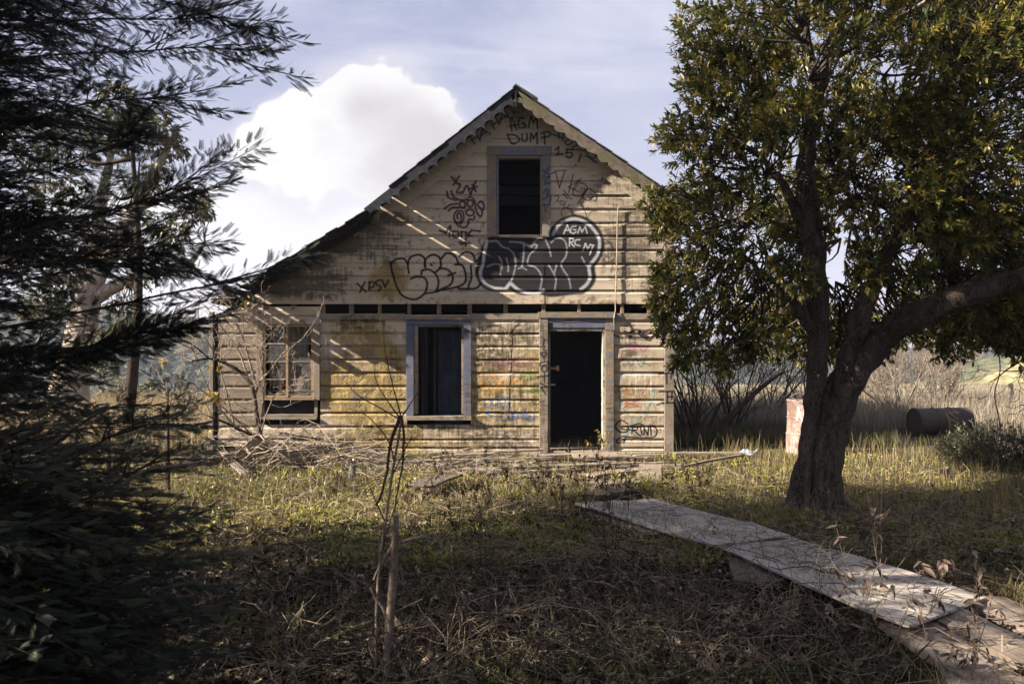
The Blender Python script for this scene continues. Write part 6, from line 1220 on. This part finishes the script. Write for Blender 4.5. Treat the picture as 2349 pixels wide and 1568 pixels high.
sst('bent_stem', [(918, 953), (908, 980), (893, 1030), (888, 1080), (872, 1140), (862, 1158)], .0095, .005, M_BARKD)
sst('bent_stem', [(921, 953), (926, 1000), (924, 1060), (914, 1110), (905, 1175)], .007, .003, M_BARKD)
sst('side_shoot', [(918, 1243), (940, 1237), (970, 1232), (996, 1236)], .009, .005, M_BARKR); sst('side_shoot', [(906, 1236), (895, 1262), (872, 1298), (858, 1330)], .011, .007, M_BARKR); sst('side_shoot', [(893, 1440), (882, 1400), (862, 1372), (850, 1345)], .011, .005, M_BARKR)
sst('side_shoot', [(898, 1470), (915, 1510), (935, 1550), (960, 1600)], .012, .008, M_TWIGP)
for lst in ([(920, 956), (905, 900), (893, 850), (883, 800), (880, 765)], [(918, 960), (880, 905), (862, 870), (858, 830)], [(919, 962), (870, 935), (820, 905), (790, 872)], [(921, 958), (945, 920), (968, 890), (1000, 868)], [(905, 1060), (890, 1010), (850, 960), (800, 935)], [(900, 1090), (930, 1030), (950, 990)], [(885, 1200), (850, 1120), (838, 1080)], [(870, 1290), (900, 1180), (930, 1110)]): sst('twig', lst, .0042, .0012, M_BARKD, 5, 24)
o_ = []
for _ in range(10): branching(np.array((rg.normal(0, .06), rg.normal(0, .05), 0)), np.array((rg.normal(0, .6), rg.normal(0, .4), 1)), rg.uniform(.2, .4), .0045, rg, 2, (2, 3), .6, .1, 6, .2, o_)
twigs_mesh('basal_twigs', o_, M_BARKD, sap, 4, rmin=.0012)
# ---------------------------------------------------------------- dead weeds and wilted shoots
def weed(name, label, base, n, h, rg, mat, levels=2, r=.004, spread=.45, leaves=None, lsize=.05, cat='plant', group=None, nleaf=40):
    rt = empty(name, tuple(base)); tag(rt, label, cat, group); o_ = []
    for _ in range(n): branching(np.array((rg.normal(0, .05), rg.normal(0, .05), 0)), np.array((rg.normal(0, .35), rg.normal(0, .3), 1)), h * rg.uniform(.6, 1.05), r, rg, levels, (2, 4), spread, .2, 6, .13, o_, 0, .5)
    twigs_mesh('stems', o_, mat, rt, 3, rmin=.0014)
    if leaves:
        al = np.concatenate([x[0][2:] for x in o_]); p = al[rg.integers(0, len(al), nleaf)]; v_, f_, c_ = leaf_clusters(p, rg.normal(size=p.shape) + np.array((0, 0, -.6)), rg, 2, lsize, leaves, tw=.02); fast_mesh('leaves', v_, f_, M_DEAD, rt, col=c_)
for (px, py, Y0, n, h, lab) in [(1345, 1230, 7.1, 5, .9, 'dark dead weed with seed heads left of the plywood path'), (1280, 1215, 7.4, 4, .55, 'low dark dead weed in the centre of the yard'), (1120, 1180, 8.1, 5, .5, 'spiky dark weed below the blue window'), (955, 1180, 8.0, 5, .55, 'leafy dark weed right of the broken sapling top'), (1410, 1300, 6.2, 4, .8, 'thin dead weed before the middle of the plywood path'), (1060, 1260, 6.7, 4, .5, 'dead weed in the shade right of the sapling'), (1240, 1160, 8.6, 5, .5, 'dry brown weed in the lit grass before the door'), (1600, 1165, 8.6, 4, .4, 'dry weed right of the path near the tree'), (1010, 1120, 9.8, 4, .4, 'thin upright weed in the lit grass'), (770, 1150, 8.9, 4, .4, 'dry weed in the sunlit grass left of the sapling')]:
    b_ = W(px, py, Y0); b_[2] = 0; weed('dead_weed', lab, b_, n, h, rg, M_BARKD, leaves=[(.05, .045, .028), (.09, .07, .045)], lsize=.045, nleaf=70)
for (px, py, lab, h) in [(1362, 1075, 'small yellow flowered weed growing before the doorway', .45), (755, 1075, 'pale green upright weed in front of the wall between the windows', .55)]:
    b_ = G(px, py); weed('green_weed', lab, b_, 3, h, rg, M_BARKR, leaves=[(.20, .20, .04), (.40, .30, .04)], nleaf=50)
for (px, py, lab) in [(2130, 1470, 'wilted shoot with hanging grey leaves over the plywood edge'), (2010, 1400, 'wilted shoot with drooping leaves left of the near plywood sheet'), (2190, 1560, 'dead shoot with large curled leaves beside the path planks'), (1960, 1560, 'dead leafy shoot at the bottom left of the path planks')]:
    b_ = G(px, py + 25); weed('wilted_shoot', lab, b_, 3, .55, rg, M_BARKR, 1, .004, .5, [(.10, .078, .065), (.07, .052, .043), (.17, .13, .105)], .065, nleaf=30)
for i in range(16):
    px, py = [(660, 1050), (720, 1060), (820, 1055), (980, 1075), (1030, 1070), (1090, 1078), (1160, 1085), (1215, 1090), (1250, 1110), (1300, 1100), (1180, 1130), (1145, 1110), (640, 1075), (1000, 1100), (870, 1100), (540, 1090)][i]
    P = G(px, py); L = rg.uniform(.3, .75); lx = rg.normal(0, .3); curve_tube('straw_stalk', [P, P + np.array((lx * L * .4, 0, L * .5)), P + np.array((lx * L, .03, L * .95))], .003, M_TWIGP, None, 12)
for k, o_ in enumerate([o for o in C.objects if o.name.startswith('straw_stalk')]): tag(o_, 'single pale straw stalk standing before the house wall', 'stalk', 'pale straw stalks standing before the wall')
# litter left by people
def rag(name, label, c, r, mat, seed):
    vs = []; n = 9
    for i in range(n):
        for j in range(n): p = Vector(((i / (n - 1) - .5) * 2 * r, (j / (n - 1) - .5) * 1.4 * r, 0)); q = mnoise.noise_vector(Vector((p.x * 9 + seed, p.y * 9, seed))); vs.append((p.x + q.x * r * .5, p.y + q.y * r * .5, abs(q.z) * r * 1.2 + .01))
    o = MB().add(vs, [(i * n + j, i * n + j + 1, (i + 1) * n + j + 1, (i + 1) * n + j) for i in range(n - 1) for j in range(n - 1)]).build(name, mat, None, loc=tuple(c)); s_ = o.modifiers.new('solid', 'SOLIDIFY'); s_.thickness = .004; return tag(o, label, 'litter')
M_RAG = flat('white_rag', (.36, .35, .33), .9, var=.25); M_RAGB = flat('blue_white_cloth', (.24, .30, .40), .9, var=.4, scale=20)
rag('crumpled_rag', 'crumpled white rag in the grass left of the blue window', G(968, 1112), .10, M_RAG, 1.3); rag('crumpled_rag', 'smaller white scrap right of the crumpled rag', G(990, 1118), .05, M_RAG, 4.1); rag('crumpled_rag', 'blue white cloth in the grass between house corner and drum', G(1716, 1046), .13, M_RAGB, 7.7); rag('crumpled_rag', 'dirty white scrap in the weeds before the door', G(1115, 1170), .05, M_RAG, 9.9)
bt_ = empty('plastic_bottle', tuple(G(806, 1098))); bt_.rotation_euler = (.1, .15, 0); tag(bt_, 'clear grey plastic bottle standing under the small paned window', 'bottle')
M_PLAS = flat('cloudy_plastic', (.10, .11, .12), .25); 
def lathe(name, prof, mat, parent, n=16):
    K = len(prof); vs = [(r * math.cos(2 * math.pi * i / n), r * math.sin(2 * math.pi * i / n), z) for i in range(n) for z, r in prof]; fs = [(i * K + j, ((i + 1) % n) * K + j, ((i + 1) % n) * K + j + 1, i * K + j + 1) for i in range(n) for j in range(K - 1)]; return MB().add(vs, fs).build(name, mat, parent, smooth=True)
lathe('body', [(0, .001), (0, .042), (.02, .045), (.13, .045), (.15, .04), (.16, .045), (.2, .04), (.235, .016), (.25, .015)], M_PLAS, bt_); lathe('cap', [(.25, .018), (.268, .018), (.268, .001)], M_RAG, bt_)
# moss lump beside the path
mo = IV1 * np.array((.22, .12, .07)) * (1 + rg.normal(0, .12, (len(IV1), 1))); p_ = G(2325, 1420); tag(fast_mesh('moss', mo + p_, IF1, flat('moss_green', (.13, .14, .025), .95, bumps=1, scale=60), smooth=True), 'yellow green moss cushion right of the second path plank', 'moss')
grass_roof = []
for k in range(5): curve_tube('roof_grass', [(-1.93 + k * .02, D - .4, 4.42), (-1.97 + k * .03, D - .42, 4.52), (-2.04 + k * .05, D - .44, 4.6 - .02 * k)], .0025, M_BARKD, house, 8, sides=3)
